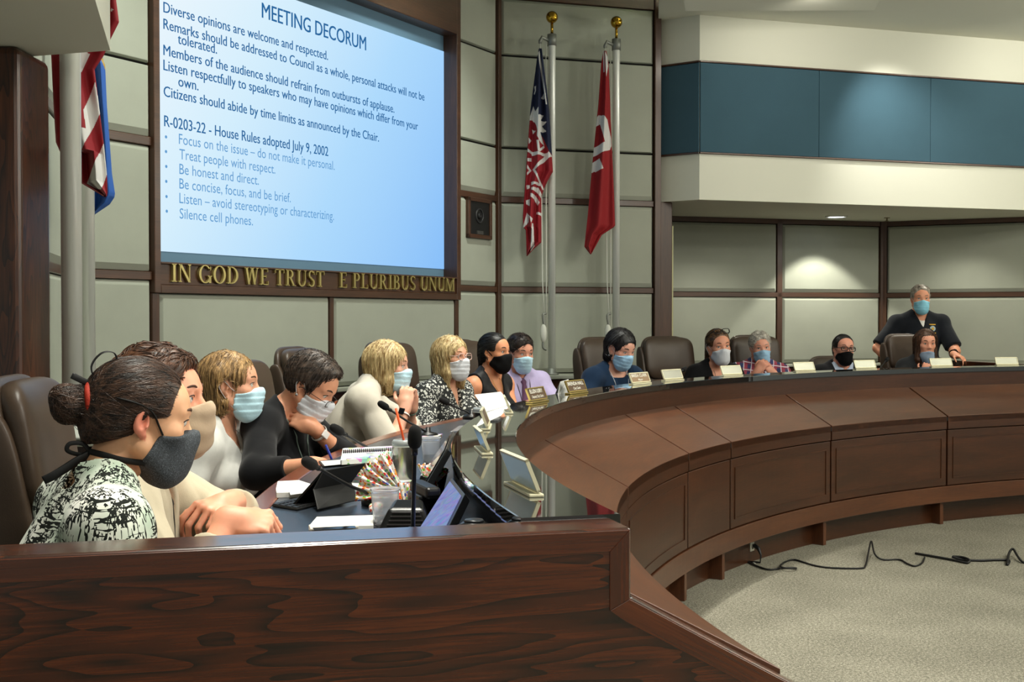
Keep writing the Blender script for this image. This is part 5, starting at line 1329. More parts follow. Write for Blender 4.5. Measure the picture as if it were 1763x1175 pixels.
person('man standing at the back in dark polo shirt with gold badge and teal mask', (1585, 515, 11.2), 186, 0, 178, .03, zs=.86, fem=False, skin_c='#d7997a', vox=.0085, seed=14, stand=True, belly=.03, wide=1.12, k=1.03,
       hair=dict(style='short', n=.5, face=((0, .142, -.016), (.095, .098, .124)), col=('#675f55', '#a89f93'), t=.005, vox=.007, look=(6, 0)), mask=dict(mat=MASK_TEAL, xb=.030), brow='#6a5c50',
       tops=[dict(name='undershirt', mat=WHITE_TEE, sleeve=.3, g=.004, nr=.068, up=.04), dict(name='polo_shirt', mat=POLO, sleeve=.90, loose=.012, g=.014, collar=True, v=(.10, .042), wr=.004)],
       arms={1: dict(wrist=at(1545, 625, 11.0), hint=(.9, -.4, -.3), dir=(.2, -.2, -.9)), -1: dict(wrist=at(1642, 611, 10.84), hint=(-.6, -.5, -.5), dir=(.55, -.75, -.25), dorsal=(.3, -.2, 1.))}, extra=badge14, legs_mat=clothmat('khaki', '#2a2a2c'))

# ---------------------------------------------------------------- chairs
def chair_back(px, Y, face, label, dz=0.):
    p = at(px, 600, Y); f = dirv(face); chair(p[0] + f[0] * .30, p[1] + f[1] * .30, face, label, dz)
chair_back(42, 3.0, 82, 'brown leather chair nearest the camera, at the left edge behind the bun-haired woman')
chair_back(412, 5.05, 100, 'brown leather chair showing as a sliver right of the blond bob in white tee', -.02)
chair_back(513, 6.0, 104, 'brown leather chair seen behind the short-haired woman who writes', .0)
chair_back(668, 7.3, 118, 'brown leather chair behind the ivory blouse woman')
chair_back(792, 7.95, 126, 'brown leather chair between the floral tunic and the sleeveless black top')
chair_back(1036, 9.0, 142, 'brown leather chair behind the woman in navy')
chair_back(1146, 9.40, 150, 'empty brown leather chair right of the woman in navy')
chair_back(1296, 10.05, 158, 'brown leather chair behind the man in plaid')
chair_back(1432, 10.45, 160, 'low brown leather chair behind the man in suit', -.14)
chair_back(1556, 10.85, 152, 'brown leather chair between the long-haired young woman and the standing man')
# ---------------------------------------------------------------- flag poles and flags
STEEL = M('brushed_pole', '#e2e4de', .28, .25); BRASSB = M('brass_ball', '#b08a2e', .22, 1.); ROPE = M('white_rope', '#d3d3c8', .8); CAST = M('cast_grey', '#8b8d86', .5, .6)
def flag_pole(x, y, rad, top, label, cleat, side):
    r = empty('flag_pole', (x, y, 1.015), 0, label, 'flagpole'); h = top - 1.015
    MB().lathe([(rad * 1.9, 0), (rad * 1.9, .012), (rad * 1.25, .018), (rad * 1.25, .05), (rad, .052)], seg=28).build('base_collar', CAST, r, True)
    MB().lathe([(rad, .01), (rad, h - .05), (rad * .98, h)], seg=28).build('shaft', STEEL, r, True)
    MB().lathe([(rad * 1.25, h - .06), (rad * 1.25, h + .03), (rad * .6, h + .035)], seg=24).build('truck', CAST, r, True)
    MB().lathe([(.011, h + .03), (.011, h + .13)], seg=12).build('spindle', BRASSB, r, True)
    MB().sphere((0, 0, h + .165), .047, seg=24, ring=16).build('ball', BRASSB, r, True)
    d = np.array([side[0], side[1], 0]); p = d * (rad + .075)
    MB().tube([d * rad + [0, 0, h - .02], d * (rad + .06) + [0, 0, h + .0], p + [0, 0, h - .03], p * .99 + [0, 0, h - .05]], .014, 8).build('pulley_arm', CAST, r, True)
    if cleat:
        zc = cleat - 1.015
        MB().tube([p + [0, 0, h - .05], p * .8 + [0, 0, zc + .4], d * (rad + .03) + [0, 0, zc]], .0045, 6).build('halyard', ROPE, r, True)
        MB().tube([d * (rad + .025) + [0, 0, h - .05], d * (rad + .02) + [0, 0, zc + .5], d * (rad + .02) + [0, 0, zc]], .0045, 6).build('halyard', ROPE, r, True)
        c = MB().tube(smooth_path([d * (rad + .02) + [0, 0, zc + .14], d * (rad + .05) + [0, 0, zc + .12], d * (rad + .035) + [0, 0, zc], d * (rad + .05) + [0, 0, zc - .12], d * (rad + .02) + [0, 0, zc - .15]], 5), .010, 8).build('cleat', CAST, r, True)
        MB().sphere(d * (rad + .045) + [0, 0, zc - .02], (.028, .028, .075), seg=12, ring=10).build('rope_coil', ROPE, r, True)
    return r
def pip(poly, X, Y):
    ins = np.zeros(len(X), bool); n = len(poly)
    for i in range(n):
        (x0, y0), (x1, y1) = poly[i], poly[(i + 1) % n]
        if y0 == y1: continue
        c = ((y0 > Y) != (y1 > Y)) & (X < (x1 - x0) * (Y - y0) / (y1 - y0) + x0); ins ^= c
    return ins
def flag(name, Y, left, right, y0, y1, mats, shapes, label, folds=2.2, depth=.035, nu=90, nv=420, bottom=None, seed=0):
    """cloth hanging from a pole; outline and pattern are laid out on the cloth at its own distance"""
    r = np.random.RandomState(seed); ys = np.linspace(y0, y1, nv + 1); L = np.interp(ys, *zip(*left)); Rr = np.interp(ys, *zip(*right)); us = np.linspace(0, 1, nu + 1)
    o0 = at((L[0] + Rr[0]) / 2, ys[0], Y); V = []
    dd = np.array(o0)[:2]; dd = dd / np.linalg.norm(dd)
    for side in (0, 1):
        for j, y in enumerate(ys):
            t = j / nv; amp = depth * min(1, .25 + 1.8 * t)
            for u in us:
                p = at(L[j] + (Rr[j] - L[j]) * u, y, Y)
                fo = amp * (math.sin(u * 6.283 * folds + 1.2 * math.sin(3 * t + seed)) * math.sin(math.pi * u) ** .5 - 1.3 * math.sin(math.pi * u) ** .6)
                if side: fo = -fo * .5 + .004
                V.append((p[0] + dd[0] * fo, p[1] + dd[1] * fo, p[2]))
    n1 = nu + 1; F = []; X = []; YY = []
    uc = (us[:-1] + us[1:]) / 2; yc = (ys[:-1] + ys[1:]) / 2; Lc = (L[:-1] + L[1:]) / 2; Rc = (Rr[:-1] + Rr[1:]) / 2
    for j in range(nv):
        for i in range(nu): a = j * n1 + i; F.append((a, a + n1, a + n1 + 1, a + 1))
    PX = (Lc[:, None] + (Rc - Lc)[:, None] * uc[None]).ravel(); PY = np.repeat(yc, nu); mi = np.zeros(len(PX), int)
    for k, poly in shapes: mi[pip(poly, PX, PY)] = k
    b = len(V) // 2; mi2 = list(mi) + list(mi)
    F += [tuple(q + b for q in f[::-1]) for f in F[:nu * nv]]
    V = np.array(V) - o0
    o = mesh_obj(name, V, F, mats, None, True, mi2); o.location = o0
    return tag(o, label, 'flag')
FR = M('flag_red', '#8e1420', .75, bump=(500, .2, .0008)); FN = M('flag_navy', '#141d3c', .75, bump=(500, .2, .0008)); FW = M('flag_white', '#d8d6d4', .75, bump=(500, .2, .0008)); FB = M('flag_blue', '#2457a8', .75, bump=(500, .2, .0008)); FG = M('fringe_gold', '#a8863c', .6)
RED2 = M('flag_crimson', '#8f1018', .75, bump=(500, .2, .0008))
n4 = lambda pts: [(880 + x / 5.34, 20 + y / 5.34) for x, y in pts]
n5 = lambda pts: [(880 + x / 5.34, 230 + y / 5.34) for x, y in pts]
n7 = lambda pts: [(40 + x / 3.0923, y / 3.0923) for x, y in pts]
def pole_at(fr, s, off): p = to_frame(fr, (s, -off, 0)); return p[0], p[1]
s1, s2 = s_on(fF, 950.5) + .03, s_on(fF, 1061.5) + .045
x, y = pole_at(fF, .44, .22)
def on_px(px, fr, off):      # point on the line parallel to the wall at the given distance that shows at column px
    o2 = np.array(fr[0]) + np.array([fr[1][1], -fr[1][0]]) * off; d = ray(px, 500); t_, s_ = np.linalg.solve(np.array([[d[0], -fr[1][0]], [d[1], -fr[1][1]]]), o2); return d[:2] * t_
pa, pb = on_px(950, fF, .22), on_px(1060.5, fF, .22)
flag_pole(pa[0], pa[1], .029, at(950, 66, pa[1])[2], 'steel flagpole with brass ball, left one right of the screen', at(935, 570, pa[1])[2], (-.9, -.45))
flag_pole(pb[0], pb[1], .029, at(1060, 74, pb[1])[2], 'steel flagpole with brass ball, nearest the blue band', at(1045, 570, pb[1])[2], (-.9, -.45))
flag('flag', pa[1] - .06, [(84, 927.5), (100, 924.5), (190, 913), (270, 907), (300, 905), (372, 900), (392, 900.5), (396, 905), (418, 906), (441, 906.5)], [(84, 933), (100, 935), (150, 941), (190, 945.5), (262, 950), (296, 952), (304, 947), (322, 938), (340, 932), (418, 932), (430, 918), (441, 908)], 84, 441, [FR, FN, FW],
     [(1, [(900, 80), (960, 80), (960, 200), (951, 268), (945, 262), (936, 240), (930, 232), (921, 210), (910, 208)]), (2, n4([(178, 955), (205, 870), (222, 925), (252, 890), (250, 960), (300, 955), (272, 1010), (330, 1022), (283, 1060), (325, 1110), (268, 1120), (305, 1235), (255, 1205), (235, 1170), (240, 1100), (232, 1060), (215, 1022), (150, 1000)])),
      (0, n4([(150, 1005), (195, 1005), (225, 1040), (230, 1080), (215, 1110), (260, 1200), (310, 1260), (150, 1300)])), (2, n4([(192, 1088), (228, 1108), (200, 1130)])), (2, n4([(213, 690), (228, 685), (228, 730), (215, 765), (208, 762), (219, 725)])), (2, n4([(275, 800), (310, 745), (318, 760), (318, 800), (300, 815)])), (2, n4([(243, 372), (262, 368), (330, 860), (318, 860)]))]
     + [(2, n5(p)) for p in ([(190, 172), (345, 190), (345, 212), (190, 208)], [(345, 172), (378, 212), (345, 232), (215, 345), (198, 335)], [(198, 335), (222, 342), (262, 425), (302, 520), (288, 525), (250, 440)], [(232, 75), (255, 75), (268, 170), (245, 172)], [(300, 112), (308, 130), (262, 182), (250, 170)], [(150, 230), (187, 228), (187, 258), (150, 262)], [(148, 290), (187, 345), (148, 388), (146, 365), (165, 345), (146, 322)], [(160, 40), (188, 70), (163, 102)], [(150, 140), (195, 172), (190, 195), (150, 170)],
        [(185, 450), (270, 460), (278, 490), (230, 478), (185, 480)], [(185, 505), (250, 500), (280, 560), (275, 600), (235, 545), (185, 525)], [(178, 555), (225, 575), (262, 640), (245, 670), (210, 610), (178, 590)], [(135, 615), (172, 610), (170, 675), (140, 650)], [(145, 730), (165, 760), (160, 820), (100, 885), (112, 850)], [(165, 760), (200, 790), (185, 830)], [(235, 725), (278, 735), (278, 762), (230, 745)], [(190, 830), (205, 830), (215, 1040), (178, 1090)], [(140, 480), (170, 475), (172, 505), (145, 515)])],
     'navy and red flag with white sunburst and lines, left of the two right flags', 2.1, .045, 100, 440, seed=3)
flag('flag', pb[1] - .06, [(88, 1038.5), (110, 1035), (180, 1030), (280, 1020), (370, 1012), (425, 1006), (438, 1016)], [(88, 1044), (110, 1048), (230, 1052.5), (330, 1057), (388, 1059), (392, 1056), (405, 1036), (438, 1018)], 88, 438, [RED2, FW],
     [(1, [(1025.2, 218.5), (1026, 204.4), (1030.7, 198.8), (1040, 200.7), (1045.7, 207.3), (1052.3, 240), (1052.8, 252), (1050, 258.4), (1015, 273.2), (1018, 257), (1041.6, 246.1), (1033, 214.5), (1020, 222)]), (1, [(1014, 284), (1032, 274), (1039, 291.7), (1025, 297), (1023, 296), (1012, 302)]), (1, [(1041.5, 88), (1046, 98), (1047, 115), (1044, 134), (1042, 110)]), (1, [(1038, 88), (1040, 88), (1041, 125), (1039, 125)])],
     'crimson flag with white angular emblem, nearest the blue band', 1.4, .035, 80, 400, seed=5)
pc, pd = on_px(123.5, fL, .22), on_px(150.5, fL, .20)
flag_pole(pc[0], pc[1], .0375, 3.3, 'thick steel flagpole at the left wall, in front of its thinner neighbour', None, (.3, .95))
flag_pole(pd[0], pd[1], .032, 3.3, 'steel flagpole at the left wall, partly hidden by the thick one', None, (.9, .3))
yl = pc[1] + .32
flag('flag', yl, [(-90, 130), (0, 118), (95, 88), (180, 92), (245, 96), (263, 104), (266, 136), (315, 139), (338, 178)], [(-90, 190), (0, 200), (38, 205), (68, 190), (95, 179), (120, 163), (195, 172), (250, 179), (300, 184), (332, 185), (338, 184)], -90, 338, [FR, FW, FN],
     [(1, n7(p)) for p in ([(290, 285), (355, 290), (303, 410)], [(383, 440), (412, 600), (310, 820), (305, 700), (333, 700), (322, 600)], [(428, 765), (449, 920), (415, 1020), (338, 982)], [(470, 50), (474, 58), (482, 60), (474, 66), (472, 74), (465, 66)])], 'red and white striped flag hanging behind the thick left flagpole', 1.6, .05, 90, 400, seed=8)
flag('flag', pd[1] + .10, [(40, 158), (105, 158), (330, 158), (371, 159)], [(40, 170), (105, 178), (112, 181), (180, 184), (300, 193), (333, 198), (340, 197), (352, 189), (371, 161)], 40, 371, [FB, FG], [(1, n7([(410, 318), (430, 305), (442, 350), (438, 375)]))], 'plain blue flag hanging behind the striped flag at the left wall', 1.2, .04, 40, 200, seed=9)

# ---------------------------------------------------------------- nameplates on the counter
GOLD = M('plate_gold', '#c8b06a', .3, .85); PLATE_BR = M('plate_brown', '#54402f', .35); PLATE_TAN = M('plate_tan', '#8d7458', .3); PLATE_LT = M('plate_light', '#b9b9ac', .22, .35); PLATE_CLEAR = M('plate_back', '#b4cad8', .18, .1); PALE = M('plate_pale', '#d9d3b4', .35, .2); ENGR = M('engraved_white', '#e8e6da', .5)
def nameplate(th, label, face_m, lines=(), r=6.01, w=.195, h=.060, turn=0., gold=GOLD, back=PLATE_CLEAR):
    o = P(r, th, ZC); e = empty('nameplate', o, math.radians(-(th + 180 + turn)), label, 'nameplate', 'nameplates along the counter')
    tl = math.radians(22); c, s = math.cos(tl), math.sin(tl)
    def tp(x, z, y=0): return (x, -z * s + y * c, .010 + z * c + y * s)      # lies on the leaning plate; local +y looks into the room
    def slab(x0, x1, z0, z1, y0, y1): 
        v = [tp(x, z, y) for z in (z0, z1) for y in (y0, y1) for x in (x0, x1)]
        return MB().add(v, [(0, 2, 3, 1), (4, 5, 7, 6), (0, 1, 5, 4), (2, 6, 7, 3), (0, 4, 6, 2), (1, 3, 7, 5)])
    bevel(MB().box((-w / 2, -.022, 0), (w / 2, .010, .007)).build('base', gold, e), .002, 2)
    slab(-w / 2 + .005, w / 2 - .005, .004, h - .004, -.002, .002).build('plate', face_m, e)
    slab(-w / 2 + .004, w / 2 - .004, .003, h - .003, -.004, -.002).build('plate_back', back, e)
    f = MB()
    for a in ((-w / 2, w / 2, 0, .005), (-w / 2, w / 2, h - .005, h), (-w / 2, -w / 2 + .005, 0, h), (w / 2 - .005, w / 2, 0, h)):
        q = slab(*a, -.004, .004); f.add(q.v, q.f)
    f.build('frame', gold, e)
    for txt, zc, size in lines:
        vs, fs, tw, _ = text_mesh(txt, .01); k = min(size, (w - .03) / tw)
        # text runs along the reader's left to right (local -x)
        v = [tp(tw * k / 2 - x * k, zc - size * .35 + y * k, .0028) for x, y in vs]; mesh_obj('engraving', v, fs, ENGR, e)
    return e
nameplate(-101.4, 'nameplate nearest the camera on the glossy counter, seen from behind', PLATE_BR, turn=-4, w=.21, h=.075, gold=PALE)
nameplate(-94.0, 'nameplate second from the camera on the glossy counter, seen from behind', PLATE_BR, turn=-4, gold=PALE)
nameplate(-87.0, 'nameplate third from the camera, seen edge-on on the counter', PLATE_BR, turn=-2, gold=PALE)
nameplate(-80.6, 'small dark nameplate beside the white sheet, turned sideways', PLATE_BR, turn=-12, w=.16, gold=PALE)
nameplate(-74.9, 'dark nameplate in front of the lilac shirt man', PLATE_BR, [('ELLEN USRY', .043, .026), ('Deputy City Clerk', .018, .017)], turn=9)
nameplate(-68.6, 'dark nameplate beside the folded white card', PLATE_BR, [('BRENDA HALL', .043, .026), ('City Clerk', .018, .018)], turn=9)
nameplate(-59.8, 'tan nameplate in front of the woman in navy', PLATE_TAN, [('BREEA CLARK', .043, .026), ('Mayor', .018, .018)], turn=8, gold=PALE)
for th, who in ((-55.3, 'shiny pale nameplate in front of the empty chair'), (-48.3, 'shiny pale nameplate between the black cardigan and the plaid shirt'), (-40.2, 'shiny pale nameplate between the plaid shirt and the suit'), (-33.8, 'shiny pale nameplate right of the man in suit'), (-26.2, 'shiny pale nameplate in front of the long-haired young woman'), (-20.0, 'shiny pale nameplate at the far right end of the counter')):
    nameplate(th, who, PLATE_LT, r=6.03, turn=8, back=PLATE_LT, gold=PALE)

# ---------------------------------------------------------------- microphones
FOAM = M('foam_black', '#0a0a0b', .95, bump=(900, .6, .002)); NECK = M('gooseneck', '#111214', .35)
def mic(base, head, label, bow=.03, scale=1.):
    b = np.asarray(base, float); h = np.asarray(head, float) - b; e = empty('gooseneck_microphone', b, 0, label, 'microphone', 'gooseneck microphones on the desk')
    MB().lathe([(.045, 0), (.045, .012), (.038, .020), (.012, .026), (.010, .045)], seg=24).build('base', BLACKM, e, True)
    d = unit(h); up = np.array([0, 0, 1.]); mid = h * .5 + up * bow
    MB().tube(smooth_path([(0, 0, .02), h * .2 + up * bow * .9 + [0, 0, .01], mid, h * .92], 8), [.0048] * 25, 8).build('gooseneck', NECK, e, True)
    t = unit(h * .92 - mid); p0 = h * .90
    MB().tube([p0, p0 + t * .02], .0075, 10).build('collar', NECK, e, True)
    MB().tube([p0 + t * .016 + t * L for L in (0, .004, .012, .03, .044, .051, .054)], [.008, .0125, .0155, .0155, .0135, .009, .003], 14).build('windscreen', FOAM, e, True)
    return e
mic(onz(650, 870, ZD), at(536, 799, 3.08), 'gooseneck microphone crossing in front of the black tablet case', .004)
mic(onz(674, 802, ZD), at(588, 744, 4.15), 'gooseneck microphone leaning over the binder toward the woman writing', .006)
mic(onz(737, 754, ZD), at(666, 702, 5.15), 'gooseneck microphone in front of the ivory blouse woman', .006)
mic(onz(812, 722, ZD + .02), at(774, 695, 5.95), 'thin gooseneck microphone in front of the floral tunic', .01)
mic((-.224, 2.74, ZD), at(714, 764, 2.64), 'upright gooseneck microphone nearest the camera, standing by the screen unit', .0)
mic(P(6.32, -53.2, ZD), at(1180, 634, 8.1), 'gooseneck microphone right of the empty chair', .01)
mic(P(6.32, -30.5, ZD), at(1527, 619, 9.55), 'gooseneck microphone left of the long-haired young woman', .01)

# ---------------------------------------------------------------- things on the desk
PAPER = M('paper_white', '#e6e6e2', .8); PAPER2 = M('paper_grey', '#cfd0d0', .8)
def slab_px(name, pts, z, th, mat, label=None, cat=None, bev=.001, parent=None, group=None):
    q = [onz(a, b, z) for a, b in pts]; c = np.mean(q, 0); n = len(q)
    ar = sum(q[i][0] * q[(i + 1) % n][1] - q[(i + 1) % n][0] * q[i][1] for i in range(n))
    if ar < 0: q = q[::-1]
    v = [p - c for p in q] + [p - c + [0, 0, th] for p in q]
    f = [tuple(range(n))[::-1], tuple(range(n, 2 * n))] + [(i, (i + 1) % n, n + (i + 1) % n, n + i) for i in range(n)]
    o = mesh_obj(name, v, f, mat); o.location = c
    if bev: bevel(o, bev, 2)
    if parent is not None: o.location = c - np.array(parent.location); o.parent = parent
    return tag(o, label, cat, group)
def quad_slab(name, pts, th, mat, parent=None, org=(0, 0, 0)):
    """thin plate through four points in space"""
    p = [np.asarray(q, float) for q in pts]; n = unit(np.cross(p[1] - p[0], p[3] - p[0])) * th; v = [q - org for q in p] + [q + n - org for q in p]
    f = [(0, 3, 2, 1), (4, 5, 6, 7), (0, 1, 5, 4), (1, 2, 6, 5), (2, 3, 7, 6), (3, 0, 4, 7)]
    o = mesh_obj(name, v, f, mat, parent); return bevel(o, .0015, 2)
# black folio with a tablet
c0 = onz(560, 868, ZD); tb = empty('tablet_folio', c0, 0, 'black tablet folio standing open with its keyboard on the desk', 'tablet')
FOLIO = M('folio_black', '#0d0d0e', .55, bump=(500, .2, .0008)); KEYS = M('key_black', '#1b1b1d', .4)
BL, BR = onz(546, 879, ZD + .006), onz(615, 863, ZD + .006); ML, MR = at(538, 844, 3.30), at(603.5, 831, 3.44); TL, TR_ = at(556, 810, 3.31), at(628, 797, 3.46)
kb = [onz(468, 873, ZD + .001), onz(512, 880, ZD + .001), onz(585, 863, ZD + .001), onz(535, 856, ZD + .001)]
quad_slab('keyboard', kb, .006, FOLIO, tb, c0)
kk = MB(); a0, a1, a2, a3 = kb
for i in range(11):
    for j in range(4):
        u0, u1, w0, w1 = (i + .12) / 11, (i + .88) / 11, (j + .12) / 4, (j + .88) / 4
        pt = lambda u, w: (a0 * (1 - u) + a3 * u) * (1 - w) + (a1 * (1 - u) + a2 * u) * w - c0
        p_ = [pt(u0, w0), pt(u1, w0), pt(u1, w1), pt(u0, w1)]; kk.add([q + [0, 0, h] for h in (.006, .0085) for q in p_], [(0, 1, 2, 3), (4, 5, 6, 7), (0, 1, 5, 4), (1, 2, 6, 5), (2, 3, 7, 6), (3, 0, 4, 7)])
ko = kk.build('keys', KEYS, tb); ko['kind'] = 'stuff'
quad_slab('stand_flap', [BL, BR, MR, ML], .004, FOLIO, tb, c0); quad_slab('back_cover', [ML, MR, TR_, TL], .004, FOLIO, tb, c0)
sd_ = unit(np.cross(MR - ML, TL - ML)) * -.008; foot = [onz(512, 872, ZD + .008), onz(590, 857, ZD + .008)]
quad_slab('tablet', [foot[0] + [-.02, .03, 0], foot[1] + [-.02, .03, 0], TR_ + [-.004, .012, -.002], TL + [-.004, .012, -.002]], .007, M('tablet_glass', '#08090b', .08), tb, c0)
# paper, pads, phone
sp1 = slab_px('spiral_notebook', [(475, 851), (476, 858), (525, 857), (545, 846), (515, 836), (478, 838)], ZD, .016, PAPER, 'open white spiral notebook under the tablet folio', 'notebook')
slab_px('note_sheet', [(495, 838), (545, 834), (560, 845), (500, 853)], ZD + .017, .001, PAPER2, 'loose white note sheet lying on the spiral notebook', 'paper', 0)
slab_px('writing_pad', [(545, 897), (642, 894), (643, 912), (531, 914)], ZD, .010, PAPER, 'white writing pad under the phone near the plastic cup', 'notepad')
ph = slab_px('phone', [(531, 909), (614, 905.5), (618, 911), (534, 916)], ZD + .010, .008, M('phone_case', '#d9d4c6', .5), 'phone in cream case with black screen lying on the pad', 'phone', .003)
sc_ = slab_px('screen', [(538, 909.8), (611, 906.3), (613, 910), (541, 914)], ZD + .0186, .001, M('phone_glass', '#0a0a0c', .08), bev=0, parent=ph)
slab_px('green_notepad', [(618, 842), (650, 838), (655, 850), (622, 856)], ZD, .008, M('lime_paper', '#c4d84a', .7), 'lime green notepad right of the tablet folio', 'notepad')
def printed(name, seed, base='#dfe0e2'):
    t = NT(name); v = t.co('Object'); vo = t.n('ShaderNodeTexVoronoi', Scale=38. + seed); t.l(v, vo.inputs['Vector'])
    hs = t.n('ShaderNodeHueSaturation', Saturation=.7, Value=.8); t.l(vo.outputs['Color'], hs.inputs['Color'])
    f = t.math('GREATER_THAN', t.noise(v, 14 + seed, 2, .5), .52); t.l(t.mix(f, base, hs.outputs[0]), t.b.inputs['Base Color']); t.b.inputs['Roughness'].default_value = .6; return t.m
slab_px('magazine', [(600, 826), (705, 818), (712, 842), (612, 848)], ZD, .006, printed('magazine_print', 1.), 'printed white magazine spread open behind the candy bags', 'magazine')
slab_px('agenda_sheet', [(625, 800), (700, 794), (708, 815), (630, 822)], ZD, .004, printed('agenda_print', 4., '#e2e4ea'), 'white agenda sheet with colour print in front of the binder', 'paper')
slab_px('clipboard', [(548, 796), (612, 791), (618, 800), (556, 806)], ZD, .006, M('clipboard_dark', '#2c2c30', .5), 'dark clipboard under the hand of the woman writing', 'clipboard')
slab_px('note_page', [(552, 795), (606, 791), (611, 798), (559, 803)], ZD + .0065, .001, PAPER, 'white page clipped on the dark clipboard', 'paper', 0)
# binder stack: leaves and a plastic comb
for k in range(5):
    dx = (0, 3, -2, 2, 0)[k]
    slab_px('report', [(588 + dx, 801), (672 + dx, 795), (676 + dx, 776), (592 + dx, 780)], ZD + .0165 * k, .0155, printed('report_print', 7., '#d9dadc') if k == 4 else PAPER2, 'printed comb bound report, topmost of the stack by the steel tumbler' if k == 4 else ['thick white report at the bottom of the stack by the steel tumbler', 'thick white report second from the bottom of the stack', 'thick white report in the middle of the stack', 'thick white report just under the printed one'][k], 'report', .001, None, 'stack of reports on the desk')
rp = [o for o in bpy.data.objects if o.name.startswith('report')][-1]
cb = MB()
for k in range(26):
    p = onz(592 + 84 * k / 25, 780 - 4 * k / 25, ZD + .083); cb.tube([p + [0, .008 * math.cos(a), .009 * math.sin(a)] for a in np.linspace(0, 6.283, 9)], .0018, 5, cap=False)
co_ = cb.build('comb_binding', BLACKM, rp, True); co_.location = -np.array(rp.location); co_['kind'] = 'stuff'
slab_px('folder', [(700, 765), (745, 762), (762, 752), (716, 755)], ZD, .012, printed('folder_print', 9., '#d8cfc4'), 'printed folder in front of the ivory blouse elbows', 'folder')
slab_px('tablet_device', [(775, 748), (838, 742), (846, 733), (790, 738)], ZD, .012, M('tablet_rim', '#b8bcc4', .2, .6), 'flat tablet in front of the floral tunic', 'tablet')
# cups
PLASTIC = M('cup_plastic', '#f2f5fb', .16, trans=.80, ior=1.10); WATER = M('water', '#e8f0f4', .02, trans=1., ior=1.33)
def cup(p, r, h, label, fill):
    e = empty('plastic_cup', p, 0, label, 'cup', 'clear plastic cups'); ri = r * .78
    prof = [(ri, 0), (ri * 1.02, .004)] + [(ri + (r - ri) * t, h * t) for t in np.linspace(.1, 1, 8)] + [(r * 1.04, h), (r * 1.04, h - .004), (r - .003, h - .006)] + [(ri - .002 + (r - ri) * t, h * t) for t in np.linspace(.95, .08, 8)] + [(.001, .008)]
    MB().lathe(prof, seg=32).build('shell', PLASTIC, e, True)
    rf = ri + (r - ri) * fill - .003; MB().lathe([(ri - .004, .009), (rf, h * fill), (.001, h * fill)], seg=32).build('water', WATER, e, True)
cup(onz(663, 906, ZD), .036, .094, 'clear plastic cup beside the writing pad nearest the camera', .25)
cup(onz(742, 799, ZD), .035, .094, 'clear plastic cup right of the steel tumbler', .35)
def tumbler(p, r, h, label, straw=None, body=STEEL, straw_h=.1, tilt=(-.02, 0)):
    e = empty('tumbler', p, 0, label, 'tumbler')
    MB().lathe([(r * .80, 0), (r * .84, .006), (r * .98, h * .75), (r, h * .9), (r, h - .004), (r * .9, h)], seg=32).build('body', body, e, True)
    MB().lathe([(r * 1.02, h - .012), (r * 1.03, h), (r * .9, h + .006), (r * .2, h + .004)], seg=32).build('lid', M('lid_clear', '#c9d0d2', .15, trans=.5), e, True)
    MB().lathe([(r * 1.01, h - .016), (r * 1.01, h - .012)], seg=32).build('rim_band', STEEL, e, True)
    if straw: MB().tube([(0, 0, h - .01), (tilt[0], tilt[1], h + straw_h)], .004, 10).build('straw', straw, e, True)
tumbler(onz(697, 828, ZD), .040, .125, 'stainless steel tumbler with an orange straw', M('straw_orange', '#e2531c', .35), M('tumbler_steel', '#aeaaa0', .25, .95), .105, (-.028, 0))
tumbler(P(6.31, -73.6, ZD), .048, .098, 'black tumbler with wide steel rim and clear straw', M('straw_white', '#d9dde0', .3), M('tumbler_black', '#101214', .3), .055, (-.02, 0))
# cellophane candy bags
def candy_mat(sc):
    t = NT('candy_colours'); v = t.n('ShaderNodeTexVoronoi', Scale=sc); t.l(t.co('Object'), v.inputs['Vector'])
    hs = t.n('ShaderNodeSeparateColor', _mode='HSV'); t.l(v.outputs['Color'], hs.inputs[0])
    cb_ = t.n('ShaderNodeCombineColor', _mode='HSV'); t.l(hs.outputs[0], cb_.inputs[0]); cb_.inputs[1].default_value = .78; cb_.inputs[2].default_value = .85
    sp_ = t.n('ShaderNodeSeparateXYZ'); t.l(v.outputs['Color'], sp_.inputs[0])
    c = t.ramp(sp_.outputs[0], [(0, '#d8342c'), (.25, '#f2a63a'), (.42, '#5fbf4a'), (.58, '#f0efe6'), (.75, '#e0562e'), (.9, '#4a62c8')], 'CONSTANT')
    t.l(t.mix(t.math('GREATER_THAN', v.outputs['Distance'], .55), c, '#e6e4de'), t.b.inputs['Base Color']); t.b.inputs['Roughness'].default_value = .2; t.b.inputs['Coat Weight'].default_value = .6; return t.m
CANDY = candy_mat(150.); CANDY2 = candy_mat(110.); FILM = M('cellophane', '#f4f6f6', .06, trans=.92, ior=1.08)
